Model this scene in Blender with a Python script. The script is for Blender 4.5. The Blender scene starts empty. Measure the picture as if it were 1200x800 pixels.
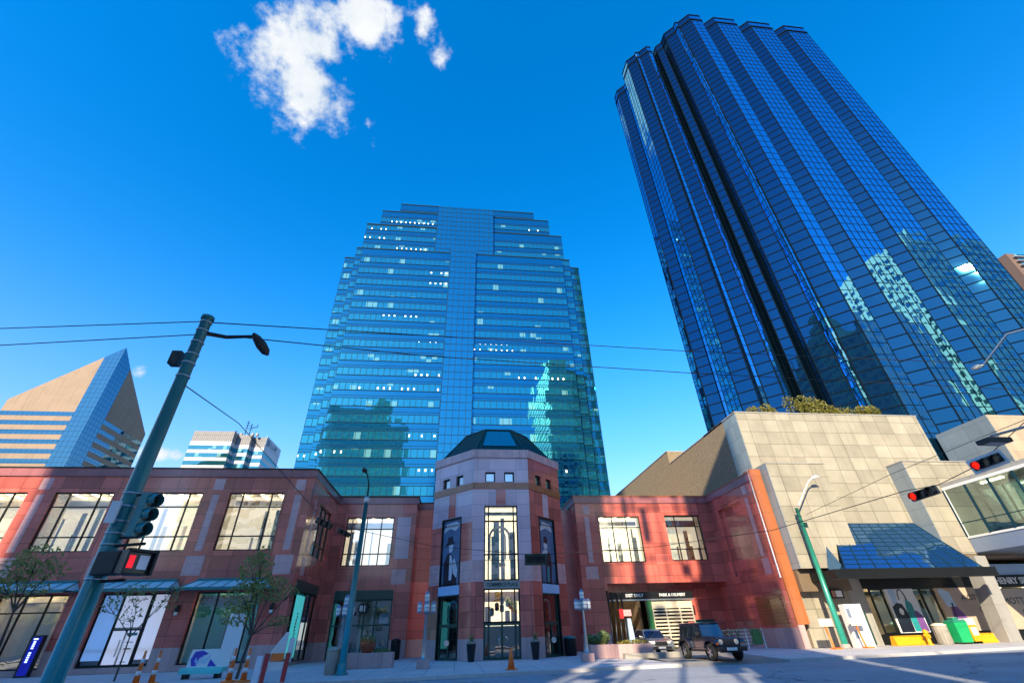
import bpy, bmesh, math, random
from mathutils import Vector, Matrix
random.seed(7)
R = math.radians
S = bpy.context.scene
COL = S.collection

# ------------------------------------------------------------------ helpers
class MB:
    def __init__(s): s.v = []; s.f = []; s.sm = []
    def face(s, pts, smooth=False):
        i = len(s.v); s.v += [tuple(p) for p in pts]
        s.f.append(tuple(range(i, i+len(pts)))); s.sm.append(smooth)
    def box(s, x0, x1, y0, y1, z0, z1, skip=''):
        if x1 < x0: x0, x1 = x1, x0
        if y1 < y0: y0, y1 = y1, y0
        if z1 < z0: z0, z1 = z1, z0
        q = [(x0,y0,z0),(x1,y0,z0),(x1,y1,z0),(x0,y1,z0),(x0,y0,z1),(x1,y0,z1),(x1,y1,z1),(x0,y1,z1)]
        for n, k in (('b',(0,3,2,1)),('t',(4,5,6,7)),('f',(0,1,5,4)),('r',(1,2,6,5)),('k',(2,3,7,6)),('l',(3,0,4,7))):
            if n not in skip: s.face([q[i] for i in k])
        return s
    def hexa(s, q):
        for k in ((0,3,2,1),(4,5,6,7),(0,1,5,4),(1,2,6,5),(2,3,7,6),(3,0,4,7)): s.face([q[i] for i in k])
        return s
    def prism(s, poly, z0, z1, cap=True):        # poly counter-clockwise seen from above
        n = len(poly)
        for i in range(n):
            a, b = poly[i], poly[(i+1) % n]
            s.face([(a[0],a[1],z0),(b[0],b[1],z0),(b[0],b[1],z1),(a[0],a[1],z1)])
        if cap:
            s.face([(p[0],p[1],z1) for p in poly]); s.face([(p[0],p[1],z0) for p in reversed(poly)])
        return s
    def extr_x(s, prof, x0, x1):                 # profile in (y,z)
        n = len(prof)
        a = sum(prof[i][0]*prof[(i+1)%n][1]-prof[(i+1)%n][0]*prof[i][1] for i in range(n))
        if a < 0: prof = prof[::-1]
        for i in range(n):
            p, q = prof[i], prof[(i+1) % n]
            s.face([(x0,p[0],p[1]),(x0,q[0],q[1]),(x1,q[0],q[1]),(x1,p[0],p[1])][::-1])
        s.face([(x1,p[0],p[1]) for p in prof]); s.face([(x0,p[0],p[1]) for p in reversed(prof)])
        return s
    def tube(s, pts, r, n=8, cap=True):
        pts = [Vector(p) for p in pts]; m = len(pts)
        rs = r if isinstance(r, (list, tuple)) else [r]*m
        base = len(s.v); prev = None
        for i, p in enumerate(pts):
            d = (pts[min(i+1,m-1)] - pts[max(i-1,0)]).normalized()
            up = Vector((0,0,1)) if abs(d.z) < .95 else Vector((1,0,0))
            a = d.cross(up).normalized(); b = d.cross(a).normalized()
            if prev is not None and a.dot(prev) < 0 and abs(d.z) > .9: pass
            prev = a
            for k in range(n):
                t = 2*math.pi*k/n
                s.v.append(tuple(p + a*math.cos(t)*rs[i] + b*math.sin(t)*rs[i]))
        for i in range(m-1):
            for k in range(n):
                k2 = (k+1) % n
                s.f.append((base+i*n+k, base+i*n+k2, base+(i+1)*n+k2, base+(i+1)*n+k)); s.sm.append(True)
        if cap:
            s.f.append(tuple(base+k for k in range(n))); s.sm.append(False)
            s.f.append(tuple(base+(m-1)*n+k for k in reversed(range(n)))); s.sm.append(False)
        return s
    def lathe(s, prof, c=(0,0,0), n=16, smooth=True, axis='z'):
        base = len(s.v); m = len(prof)
        for (r, h) in prof:
            for k in range(n):
                t = 2*math.pi*k/n; x, y = r*math.cos(t), r*math.sin(t)
                if axis == 'z': s.v.append((c[0]+x, c[1]+y, c[2]+h))
                elif axis == 'x': s.v.append((c[0]+h, c[1]+x, c[2]+y))
                else: s.v.append((c[0]+y, c[1]+h, c[2]+x))
        for i in range(m-1):
            for k in range(n):
                k2 = (k+1) % n
                s.f.append((base+i*n+k, base+i*n+k2, base+(i+1)*n+k2, base+(i+1)*n+k)); s.sm.append(smooth)
        s.f.append(tuple(base+k for k in reversed(range(n)))); s.sm.append(False)
        s.f.append(tuple(base+(m-1)*n+k for k in range(n))); s.sm.append(False)
        return s
    def build(s, name, mat, parent=None, bevel=0, world=True):
        me = bpy.data.meshes.new(name)
        me.from_pydata(s.v, [], s.f)
        uv = me.uv_layers.new(name='UV')
        for p in me.polygons:
            p.use_smooth = s.sm[p.index]
            n = p.normal
            if abs(n.z) > .9: t, b = Vector((1,0,0)), Vector((0,1,0))
            else:
                t = Vector((0,0,1)).cross(n).normalized(); b = n.cross(t)
            for li in p.loop_indices:
                co = me.vertices[me.loops[li].vertex_index].co
                uv.data[li].uv = (co.dot(t), co.z if abs(n.z) < .3 else co.dot(b))
        if bevel:
            bm = bmesh.new(); bm.from_mesh(me)
            bmesh.ops.remove_doubles(bm, verts=bm.verts, dist=1e-5)
            es = [e for e in bm.edges if len(e.link_faces) == 2 and e.calc_face_angle(0) > .5]
            bmesh.ops.bevel(bm, geom=es, offset=bevel, segments=2, profile=.6, affect='EDGES', clamp_overlap=True)
            bm.to_mesh(me); bm.free()
        if world and parent is not None:
            r = parent
            L = Vector((0,0,0))
            while r is not None: L += r.location; r = r.parent
            me.transform(Matrix.Translation(-L))
        me.materials.append(mat)
        o = bpy.data.objects.new(name, me); COL.objects.link(o)
        if parent is not None: o.parent = parent
        return o

def meta(o, label=None, cat=None, group=None, kind=None):
    if label: o['label'] = label
    if cat: o['category'] = cat
    if group: o['group'] = group
    if kind: o['kind'] = kind
    return o
def thing(name, label, cat, loc=(0,0,0), rz=0, group=None):
    o = bpy.data.objects.new(name, None); COL.objects.link(o)
    o.location = loc; o.rotation_euler = (0,0,rz); o.empty_display_size = .3
    return meta(o, label, cat, group)
def copy_tree(o, parent=None):
    c = o.copy(); COL.objects.link(c)
    if parent is not None: c.parent = parent
    for ch in list(o.children): copy_tree(ch, c)
    return c

# ------------------------------------------------------------------ materials
def newmat(name):
    m = bpy.data.materials.new(name); m.use_nodes = True
    nt = m.node_tree; nt.nodes.clear()
    out = nt.nodes.new('ShaderNodeOutputMaterial')
    return m, nt, out
def N(nt, t, **kw):
    n = nt.nodes.new(t)
    for k, v in kw.items(): setattr(n, k, v)
    return n
def val(nt, sock, v):
    if hasattr(v, 'is_output') or isinstance(v, bpy.types.NodeSocket): nt.links.new(v, sock)
    else:
        try: sock.default_value = v
        except Exception: sock.default_value = tuple(v) + (1,)
def math_(nt, op, a, b=0.0, c=0.0, clamp=False):
    n = N(nt, 'ShaderNodeMath', operation=op); n.use_clamp = clamp
    for i, x in enumerate((a, b, c)): val(nt, n.inputs[i], x)
    return n.outputs[0]
def vmath(nt, op, a, b=(0,0,0), scale=None):
    n = N(nt, 'ShaderNodeVectorMath', operation=op)
    val(nt, n.inputs[0], a); val(nt, n.inputs[1], b)
    if scale is not None: val(nt, n.inputs['Scale'], scale)
    return n.outputs['Value'] if op in ('DOT_PRODUCT','LENGTH') else n.outputs[0]
def mixc(nt, f, a, b, mode='MIX'):
    n = N(nt, 'ShaderNodeMix', data_type='RGBA', blend_type=mode)
    val(nt, n.inputs[0], f)
    for s_, x in ((n.inputs[6], a), (n.inputs[7], b)):
        if isinstance(x, bpy.types.NodeSocket): nt.links.new(x, s_)
        else: s_.default_value = tuple(x)[:3] + (1,)
    return n.outputs[2]
def noise(nt, vec, scale, detail=4, rough=.55):
    n = N(nt, 'ShaderNodeTexNoise'); n.inputs['Scale'].default_value = scale
    n.inputs['Detail'].default_value = detail; n.inputs['Roughness'].default_value = rough
    nt.links.new(vec, n.inputs['Vector']); return n.outputs['Fac'], n.outputs['Color']
def sstep(nt, x, a, b):
    n = N(nt, 'ShaderNodeMapRange', interpolation_type='SMOOTHSTEP')
    val(nt, n.inputs[0], x); val(nt, n.inputs[1], a); val(nt, n.inputs[2], b)
    return n.outputs[0]
def uvw(nt):
    u = N(nt, 'ShaderNodeUVMap'); u.uv_map = 'UV'
    x = N(nt, 'ShaderNodeSeparateXYZ'); nt.links.new(u.outputs[0], x.inputs[0])
    return u.outputs[0], x.outputs[0], x.outputs[1]
def cells(nt, u, v, w, h, j, ou=0, ov=0):
    """joint mask (1 on joint), random value per cell, random colour per cell, local u, local v"""
    a = math_(nt, 'DIVIDE', math_(nt, 'ADD', u, ou), w); b = math_(nt, 'DIVIDE', math_(nt, 'ADD', v, ov), h)
    fa = math_(nt, 'FRACT', a); fb = math_(nt, 'FRACT', b)
    ja = math_(nt, 'LESS_THAN', fa, j/w); jb = math_(nt, 'LESS_THAN', fb, j/h)
    m = math_(nt, 'MAXIMUM', ja, jb)
    c = N(nt, 'ShaderNodeCombineXYZ')
    nt.links.new(math_(nt, 'FLOOR', a), c.inputs[0]); nt.links.new(math_(nt, 'FLOOR', b), c.inputs[1])
    w_ = N(nt, 'ShaderNodeTexWhiteNoise', noise_dimensions='3D'); nt.links.new(c.outputs[0], w_.inputs[0])
    return m, w_.outputs['Value'], w_.outputs['Color'], fa, fb
def objcoord(nt):
    t = N(nt, 'ShaderNodeTexCoord'); return t.outputs['Object']
def princ(nt, out, col, rough=.5, metal=0, spec=.5, coat=0, bump=None, bstr=.3, bdist=.02, emis=None, estr=0, normal=None):
    p = N(nt, 'ShaderNodeBsdfPrincipled')
    val(nt, p.inputs['Base Color'], col if isinstance(col, bpy.types.NodeSocket) else tuple(col)[:3]+(1,))
    val(nt, p.inputs['Roughness'], rough); val(nt, p.inputs['Metallic'], metal)
    val(nt, p.inputs['Specular IOR Level'], spec); val(nt, p.inputs['Coat Weight'], coat)
    p.inputs['Coat Roughness'].default_value = .06
    if bump is not None:
        b = N(nt, 'ShaderNodeBump'); b.inputs['Strength'].default_value = bstr; b.inputs['Distance'].default_value = bdist
        nt.links.new(bump, b.inputs['Height']); nt.links.new(b.outputs[0], p.inputs['Normal'])
    if normal is not None: nt.links.new(normal, p.inputs['Normal'])
    if emis is not None:
        val(nt, p.inputs['Emission Color'], emis if isinstance(emis, bpy.types.NodeSocket) else tuple(emis)[:3]+(1,))
        val(nt, p.inputs['Emission Strength'], estr)
    nt.links.new(p.outputs[0], out.inputs[0]); return p

def stone(name, col, w=1.45, h=.95, j=.018, rough=.25, var=.25, speck=.18, coat=0, jcol=.35, ou=0, ov=0, spec=.5, stain=.15, streak=.22):
    m, nt, out = newmat(name); uv, u, v = uvw(nt)
    jm, rv, rc, fa, fb = cells(nt, u, v, w, h, j, ou, ov)
    oc = objcoord(nt)
    f1, _ = noise(nt, oc, 38, 3, .8); f2, _ = noise(nt, oc, .5, 5)
    k = math_(nt, 'ADD', 1-var/2, math_(nt, 'MULTIPLY', rv, var))
    k = math_(nt, 'MULTIPLY', k, math_(nt, 'ADD', 1-speck, math_(nt, 'MULTIPLY', f1, speck*2)))
    k = math_(nt, 'MULTIPLY', k, math_(nt, 'ADD', 1-stain, math_(nt, 'MULTIPLY', f2, stain*2)))
    k = math_(nt, 'MULTIPLY', k, math_(nt, 'SUBTRACT', 1, math_(nt, 'MULTIPLY', jm, 1-jcol)))
    sc = vmath(nt, 'MULTIPLY', uv, (1.6,.09,1)); f3, _ = noise(nt, sc, 1.0, 5, .65)
    k = math_(nt, 'MULTIPLY', k, math_(nt, 'SUBTRACT', 1, math_(nt, 'MULTIPLY', sstep(nt, f3, .48, .75), streak)))
    f4, _ = noise(nt, oc, 5.5, 4, .7); k = math_(nt, 'MULTIPLY', k, math_(nt, 'ADD', .88, math_(nt, 'MULTIPLY', f4, .24)))
    g = N(nt, 'ShaderNodeCombineXYZ')
    for i in range(3): nt.links.new(k, g.inputs[i])
    c = mixc(nt, 1, tuple(col), g.outputs[0], 'MULTIPLY')
    # every slab sits a hair out of plane
    gn = N(nt, 'ShaderNodeNewGeometry')
    off = vmath(nt, 'SCALE', vmath(nt, 'SUBTRACT', rc, (.5,.5,.5)), scale=.02)
    nn = vmath(nt, 'NORMALIZE', vmath(nt, 'ADD', gn.outputs['Normal'], off))
    r = math_(nt, 'ADD', rough, math_(nt, 'MULTIPLY', f2, .12))
    p = princ(nt, out, c, r, spec=spec, coat=coat, normal=nn)
    return m
def plain(name, col, rough=.5, metal=0, spec=.5, var=.12, scale=3, coat=0, bump=0, emis=None, estr=0):
    m, nt, out = newmat(name); oc = objcoord(nt)
    f, _ = noise(nt, oc, scale, 5, .6)
    k = math_(nt, 'ADD', 1-var, math_(nt, 'MULTIPLY', f, var*2))
    g = N(nt, 'ShaderNodeCombineXYZ')
    for i in range(3): nt.links.new(k, g.inputs[i])
    c = mixc(nt, 1, tuple(col), g.outputs[0], 'MULTIPLY')
    r = math_(nt, 'ADD', rough-.05, math_(nt, 'MULTIPLY', f, .1))
    fb = None
    if bump: fb, _ = noise(nt, oc, scale*12, 4, .7)
    princ(nt, out, c, r, metal, spec, coat, bump=fb, bstr=bump, emis=emis, estr=estr)
    return m
def mirror_glass(name, tint, dark, fac=.6, pw=1.5, ph=2.1, tilt=.012, wave=.010, wscale=.35, lit=0, blind=0, rough=.015, ou=0, ov=0, j=0.0, blindcol=(.25,.5,.5), litv=(.55,.8), litband=None):
    """reflective curtain wall: every pane is tilted a little and slightly wavy"""
    m, nt, out = newmat(name); uv, u, v = uvw(nt)
    jm, rv, rc, fa, fb = cells(nt, u, v, pw, ph, j, ou, ov)
    gn = N(nt, 'ShaderNodeNewGeometry')
    _, wc = noise(nt, uv, wscale, 2, .5)
    o1 = vmath(nt, 'SCALE', vmath(nt, 'SUBTRACT', rc, (.5,.5,.5)), scale=tilt)
    o2 = vmath(nt, 'SCALE', vmath(nt, 'SUBTRACT', wc, (.5,.5,.5)), scale=wave*2)
    nn = vmath(nt, 'NORMALIZE', vmath(nt, 'ADD', gn.outputs['Normal'], vmath(nt, 'ADD', o1, o2)))
    gl = N(nt, 'ShaderNodeBsdfGlossy'); gl.inputs['Color'].default_value = tuple(tint)+(1,); gl.inputs['Roughness'].default_value = rough
    nt.links.new(nn, gl.inputs['Normal'])
    d = N(nt, 'ShaderNodeBsdfDiffuse')
    col = mixc(nt, math_(nt, 'MULTIPLY', math_(nt, 'GREATER_THAN', rv, 1-blind) if blind else 0.0, .8), tuple(dark), tuple(blindcol))
    if j: col = mixc(nt, jm, col, (.01,.015,.02))
    nt.links.new(col, d.inputs['Color'])
    lw = N(nt, 'ShaderNodeLayerWeight'); lw.inputs['Blend'].default_value = .25
    f = math_(nt, 'ADD', fac, math_(nt, 'MULTIPLY', lw.outputs['Fresnel'], 1-fac), clamp=True)
    f = math_(nt, 'MULTIPLY', f, math_(nt, 'SUBTRACT', 1, math_(nt, 'MULTIPLY', jm, .85))) if j else f
    if blind: f = math_(nt, 'MULTIPLY', f, math_(nt, 'SUBTRACT', 1, math_(nt, 'MULTIPLY', math_(nt, 'GREATER_THAN', rv, 1-blind), .35)))
    mx = N(nt, 'ShaderNodeMixShader'); nt.links.new(f, mx.inputs[0]); nt.links.new(d.outputs[0], mx.inputs[1]); nt.links.new(gl.outputs[0], mx.inputs[2])
    last = mx.outputs[0]
    if lit:
        rows = N(nt, 'ShaderNodeTexWhiteNoise', noise_dimensions='2D')
        cc = N(nt, 'ShaderNodeCombineXYZ')
        nt.links.new(math_(nt, 'FLOOR', math_(nt, 'DIVIDE', v, ph)), cc.inputs[0])
        nt.links.new(math_(nt, 'FLOOR', math_(nt, 'DIVIDE', u, pw*9)), cc.inputs[1]); nt.links.new(cc.outputs[0], rows.inputs[0])
        a = math_(nt, 'MULTIPLY', math_(nt, 'GREATER_THAN', rows.outputs[0], 1-lit), math_(nt, 'GREATER_THAN', rv, .3))
        a = math_(nt, 'MULTIPLY', a, math_(nt, 'MULTIPLY', math_(nt, 'GREATER_THAN', fa, .42), math_(nt, 'LESS_THAN', fa, .62)))
        a = math_(nt, 'MULTIPLY', a, math_(nt, 'MULTIPLY', math_(nt, 'GREATER_THAN', fb, litv[0]), math_(nt, 'LESS_THAN', fb, litv[1])))
        e = N(nt, 'ShaderNodeEmission'); e.inputs['Color'].default_value = (1,.93,.75,1)
        nt.links.new(math_(nt, 'MULTIPLY', a, 1.6), e.inputs['Strength'])
        ad = N(nt, 'ShaderNodeAddShader'); nt.links.new(last, ad.inputs[0]); nt.links.new(e.outputs[0], ad.inputs[1]); last = ad.outputs[0]
    nt.links.new(last, out.inputs[0]); return m
def clear_glass(name, tint=(.8,.9,.9), fac=.3, wave=.012, pw=1.5, ph=1.2, rtint=(1,1,1)):
    m, nt, out = newmat(name); uv, u, v = uvw(nt)
    jm, rv, rc, fa, fb = cells(nt, u, v, pw, ph, 0)
    gn = N(nt, 'ShaderNodeNewGeometry'); _, wc = noise(nt, uv, .8, 2, .5)
    o1 = vmath(nt, 'SCALE', vmath(nt, 'SUBTRACT', rc, (.5,.5,.5)), scale=.012)
    o2 = vmath(nt, 'SCALE', vmath(nt, 'SUBTRACT', wc, (.5,.5,.5)), scale=wave*2)
    nn = vmath(nt, 'NORMALIZE', vmath(nt, 'ADD', gn.outputs['Normal'], vmath(nt, 'ADD', o1, o2)))
    gl = N(nt, 'ShaderNodeBsdfGlossy'); gl.inputs['Roughness'].default_value = .01; gl.inputs['Color'].default_value = tuple(rtint)+(1,)
    nt.links.new(nn, gl.inputs['Normal'])
    tr = N(nt, 'ShaderNodeBsdfTransparent'); tr.inputs['Color'].default_value = tuple(tint)+(1,)
    lw = N(nt, 'ShaderNodeLayerWeight'); lw.inputs['Blend'].default_value = .3
    f = math_(nt, 'ADD', fac, math_(nt, 'MULTIPLY', lw.outputs['Fresnel'], .6), clamp=True)
    mx = N(nt, 'ShaderNodeMixShader'); nt.links.new(f, mx.inputs[0]); nt.links.new(tr.outputs[0], mx.inputs[1]); nt.links.new(gl.outputs[0], mx.inputs[2])
    nt.links.new(mx.outputs[0], out.inputs[0]); return m
def emitter(name, col, s):
    m, nt, out = newmat(name); oc = objcoord(nt); f, _ = noise(nt, oc, 2, 3)
    e = N(nt, 'ShaderNodeEmission'); e.inputs['Color'].default_value = tuple(col)+(1,)
    nt.links.new(math_(nt, 'MULTIPLY', math_(nt, 'ADD', .8, math_(nt, 'MULTIPLY', f, .4)), s), e.inputs['Strength'])
    nt.links.new(e.outputs[0], out.inputs[0]); return m
def leafmat(name, a, b):
    m, nt, out = newmat(name); oc = objcoord(nt)
    oi, _ = noise(nt, oc, 2.2, 3, .7)
    f, _ = noise(nt, oc, 14, 2)
    c = mixc(nt, math_(nt, 'MULTIPLY', math_(nt, 'ADD', oi, f), .5), a, b)
    p = N(nt, 'ShaderNodeBsdfPrincipled'); nt.links.new(c, p.inputs['Base Color']); p.inputs['Roughness'].default_value = .55
    t = N(nt, 'ShaderNodeBsdfTranslucent'); nt.links.new(c, t.inputs['Color'])
    mx = N(nt, 'ShaderNodeMixShader'); mx.inputs[0].default_value = .3
    nt.links.new(p.outputs[0], mx.inputs[1]); nt.links.new(t.outputs[0], mx.inputs[2]); nt.links.new(mx.outputs[0], out.inputs[0]); return m
def groundmat(name, c1, c2, sc=.25, rough=.85, joint=None, cracks=.0, bump=.3):
    m, nt, out = newmat(name); oc = objcoord(nt)
    f, _ = noise(nt, oc, sc, 6, .65); g, _ = noise(nt, oc, 45, 3, .7); h, _ = noise(nt, oc, 3.1, 5, .7)
    k = sstep(nt, math_(nt, 'ADD', math_(nt, 'MULTIPLY', f, .6), math_(nt, 'MULTIPLY', h, .4)), .35, .65)
    c = mixc(nt, k, c1, c2)
    c = mixc(nt, math_(nt, 'MULTIPLY', sstep(nt, g, .5, .75), .35), c, tuple(x*1.7 for x in c2))
    if joint:
        uv, u, v = uvw(nt); jm, rv, rc, fa, fb = cells(nt, u, v, joint, joint, .03)
        c = mixc(nt, math_(nt, 'MULTIPLY', rv, .3), c, tuple(x*.7 for x in c1)); c = mixc(nt, math_(nt, 'MULTIPLY', jm, .7), c, (.04,.04,.045))
    if cracks:
        vo = N(nt, 'ShaderNodeTexVoronoi', feature='DISTANCE_TO_EDGE'); vo.inputs['Scale'].default_value = .16
        w, wc = noise(nt, oc, .7, 4); nt.links.new(vmath(nt, 'ADD', oc, vmath(nt, 'SCALE', wc, scale=1.5)), vo.inputs['Vector'])
        c = mixc(nt, math_(nt, 'MULTIPLY', math_(nt, 'LESS_THAN', vo.outputs['Distance'], .004), cracks), c, (.015,.015,.015))
    princ(nt, out, c, rough, bump=g, bstr=bump, bdist=.006); return m

M = {}
M['granite'] = stone('red_granite', (.62,.14,.105), 1.45, 1.02, .028, rough=.12, var=.55, coat=.6, jcol=.3, speck=.26, stain=.3)
M['granite_dark'] = stone('dark_red_granite', (.36,.13,.14), 2.4, .7, .02, rough=.16, var=.2, coat=.3, jcol=.6)
M['pink'] = stone('pink_granite', (.68,.38,.37), .66, .66, .02, rough=.22, var=.15, coat=.15, jcol=.6)
M['lilac'] = stone('lilac_sky_tint_granite', (.72,.47,.50), 2.45, 1.0, .025, rough=.16, var=.25, coat=.3, jcol=.5, ou=.0)  # lilac for inlays; on the rotunda walls it carries the sky's reflection
M['plinth'] = stone('plinth_granite', (.52,.34,.33), 1.5, 3, .02, rough=.4, var=.2, jcol=.5)
M['copper'] = stone('bronze_granite', (.42,.13,.045), 1.2, 3.4, .02, rough=.2, var=.2, coat=.4)
M['beige'] = stone('beige_limestone', (.35,.315,.245), 1.65, 1.32, .05, rough=.5, var=.30, jcol=.5, speck=.12, stain=.34, spec=.4)
M['beige2'] = stone('tan_limestone', (.42,.33,.24), 1.65, 1.32, .035, rough=.5, var=.2, jcol=.6, speck=.1, spec=.4)
M['grey_stone'] = stone('grey_stone', (.33,.32,.30), 1.65, 2.6, .02, rough=.5, var=.12, jcol=.6, speck=.1)
M['side_shade'] = stone('smooth_shaded_panel', (.22,.26,.29), 3, 1.5, .03, rough=.35, var=.2, jcol=.5)  # smooth panels, with the bluish shade of left-facing sides in the colour
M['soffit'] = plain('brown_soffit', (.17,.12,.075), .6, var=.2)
M['dark'] = plain('dark_metal', (.018,.02,.022), .35, .5, var=.2)
M['frame'] = plain('window_frame', (.012,.016,.018), .3, .4)
M['greenframe'] = plain('green_painted_frame', (.03,.075,.062), .3, .2)
M['teal'] = plain('teal_painted_steel', (.02,.195,.215), .3, .15, var=.25, scale=1.2, coat=.2)
M['greenpole'] = plain('green_painted_steel', (.03,.28,.19), .35, .2, var=.25, coat=.2)
M['darkgreen'] = plain('dark_green_seam_roof', (.012,.06,.052), .3, .4, var=.15)
M['steel'] = plain('galvanised_steel', (.45,.47,.48), .35, .85, var=.15)
M['white'] = plain('white_paint', (.75,.75,.74), .4, var=.08)
M['offwhite'] = plain('warm_white_wall', (.70,.64,.52), .6, var=.15)
M['black'] = plain('black_plastic', (.012,.012,.014), .45, var=.2)
M['rubber'] = plain('tyre_rubber', (.014,.014,.014), .8, var=.2)
M['orange'] = plain('safety_orange', (.95,.20,.03), .45, var=.12)
M['redpaint'] = plain('red_paint', (.42,.02,.025), .45)
M['yellow'] = plain('yellow_paint', (.72,.36,.01), .45, var=.2)
M['green'] = plain('bright_green_plastic', (.01,.38,.13), .4)
M['bluefascia'] = plain('blue_grey_fascia', (.24,.30,.42), .3, .3, var=.1)
M['bark'] = plain('bark', (.09,.065,.05), .9, var=.35, scale=9, bump=.5)
M['leafA'] = leafmat('olive_leaf', (.12,.17,.035), (.42,.42,.13))
M['leafB'] = leafmat('fresh_leaf', (.08,.15,.05), (.30,.36,.14))
M['leafC'] = leafmat('yellow_leaf', (.07,.08,.012), (.34,.30,.05))
M['winglass'] = clear_glass('window_glass', (.86,.9,.86), .42, wave=.02)
M['shopglass'] = clear_glass('shop_glass', (.75,.86,.88), .22)
M['canopyglass'] = mirror_glass('canopy_glass', (.20,.40,.75), (.012,.05,.12), .5, 1.3, 5, .03, .02)
M['awning'] = mirror_glass('awning_glass', (.6,.9,1), (.50,.82,.90), .16, .9, 5, .04, .02)
M['skylight'] = mirror_glass('skylight_glass', (.4,.7,.75), (.02,.12,.13), .55, 1.3, 5, .01, .01)
M['bridgeglass'] = clear_glass('bridge_glass', (.55,.78,.76), .30, rtint=(.8,1,.97))
M['lightstrip'] = emitter('ceiling_light', (1,.76,.45), 3.2)
M['warmwall'] = plain('glowing_room_wall', (.74,.68,.56), .7, var=.25, scale=.6, emis=(1,.86,.64), estr=.24)  # wall glows by itself, standing in for room light
M['lobbywall'] = plain('glowing_lobby_wall', (.78,.72,.6), .7, var=.3, scale=.8, emis=(1,.84,.56), estr=.6)  # stronger wall glow in place of lobby lighting
M['lampglobe'] = plain('lamp_globe', (.85,.85,.82), .3)
M['bluesign'] = emitter('blue_led', (.25,.35,1), 1.2)
M['redlens'] = emitter('red_signal_light', (1,.012,.006), .55)
M['handsym'] = emitter('red_hand_light', (1,.03,.06), .22)
M['darklens'] = plain('dark_lens', (.02,.03,.03), .15)
M['carblue'] = plain('dark_navy_paint', (.008,.014,.04), .2, .3, coat=1, var=.05)
M['carsilver'] = plain('silver_paint', (.36,.37,.36), .25, .7, coat=.8, var=.05)
M['carglass'] = mirror_glass('car_glass', (.7,.85,.95), (.01,.015,.02), .16, 5, 5, .0, .01)
M['chrome'] = plain('chrome', (.7,.7,.72), .12, 1, var=.05)
M['headlight'] = plain('headlight_lens', (.8,.75,.62), .15, .3)
M['terracotta'] = plain('terracotta', (.35,.1,.045), .7)
M['concrete'] = plain('concrete', (.36,.33,.29), .85, var=.2, bump=.3)
M['wire'] = plain('black_wire', (.01,.01,.012), .6)
M['poster'] = plain('poster_blue', (.10,.17,.28), .3, var=.5, scale=1.1)
M['skin'] = plain('pale_print', (.62,.62,.66), .4, var=.25)
M['ink'] = plain('dark_print', (.01,.014,.03), .35)
M['aqua'] = plain('aqua_print', (.13,.68,.66), .35, var=.3, scale=.8)
M['paleblue'] = plain('pale_blue_film', (.42,.60,.85), .3, var=.25, scale=.5)
M['paperwhite'] = plain('pale_lilac_film', (.78,.80,.88), .35, var=.15, scale=.7)
M['litblue'] = plain('backlit_blue_film', (.42,.60,.85), .3, var=.25, scale=.5, emis=(.25,.5,1), estr=.08)
M['litwhite'] = plain('backlit_white_film', (.78,.80,.88), .35, var=.15, scale=.7, emis=(.75,.8,1), estr=.10)
M['litaqua'] = plain('backlit_aqua_print', (.13,.68,.66), .35, var=.3, scale=.8, emis=(.1,.8,.78), estr=.10)
M['blueglow'] = emitter('blue_sign_glow', (.02,.04,.8), .10)
M['posterbeige'] = plain('beige_poster', (.50,.38,.29), .4, var=.12)
M['purple'] = plain('purple_print', (.16,.07,.26), .4, var=.35, scale=2)
M['tealprint'] = plain('teal_print', (.02,.28,.30), .4, var=.3, scale=2)
M['greenlit'] = plain('green_door_trim', (.04,.20,.06), .5)
M['louver'] = plain('cream_slats', (.62,.56,.42), .5)
M['mullion'] = plain('mullion', (.003,.010,.02), .85, 0, spec=.05)
M['bluemull'] = plain('blue_mullion', (.006,.035,.06), .7, 0, spec=.1)
M['roughwall'] = plain('exposed_aggregate', (.25,.19,.12), .9, var=.75, scale=6, bump=.9)
M['asphalt'] = groundmat('asphalt', (.23,.245,.285), (.32,.34,.39), cracks=.7)
M['terrain'] = groundmat('earth', (.17,.17,.16), (.24,.23,.22))
M['sidewalk'] = groundmat('sidewalk', (.50,.48,.50), (.60,.57,.58), joint=1.5)
M['kerb'] = groundmat('kerb', (.46,.44,.44), (.56,.54,.53))
M['drive'] = groundmat('driveway', (.20,.18,.17), (.27,.25,.23))
M['paint'] = groundmat('road_paint', (.36,.36,.37), (.55,.54,.53), sc=1.2, bump=.1)

# ------------------------------------------------------------------ camera
cam = bpy.data.cameras.new('camera'); co = bpy.data.objects.new('camera', cam); COL.objects.link(co); S.camera = co
P_, R_, YW, H_, F_ = R(33.15), R(1.72), R(7.0), 1.6, 523.
fw = Vector((math.sin(YW)*math.cos(P_), math.cos(YW)*math.cos(P_), math.sin(P_)))
rt0 = Vector((math.cos(YW), -math.sin(YW), 0)); up0 = rt0.cross(fw)
rt = rt0*math.cos(R_) - up0*math.sin(R_); up = rt0*math.sin(R_) + up0*math.cos(R_)
co.matrix_world = Matrix(((rt.x,up.x,-fw.x,0),(rt.y,up.y,-fw.y,0),(rt.z,up.z,-fw.z,H_),(0,0,0,1)))
cam.sensor_width = 36; cam.lens = F_/1200*36; cam.clip_end = 5000; cam.clip_start = .1

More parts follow.
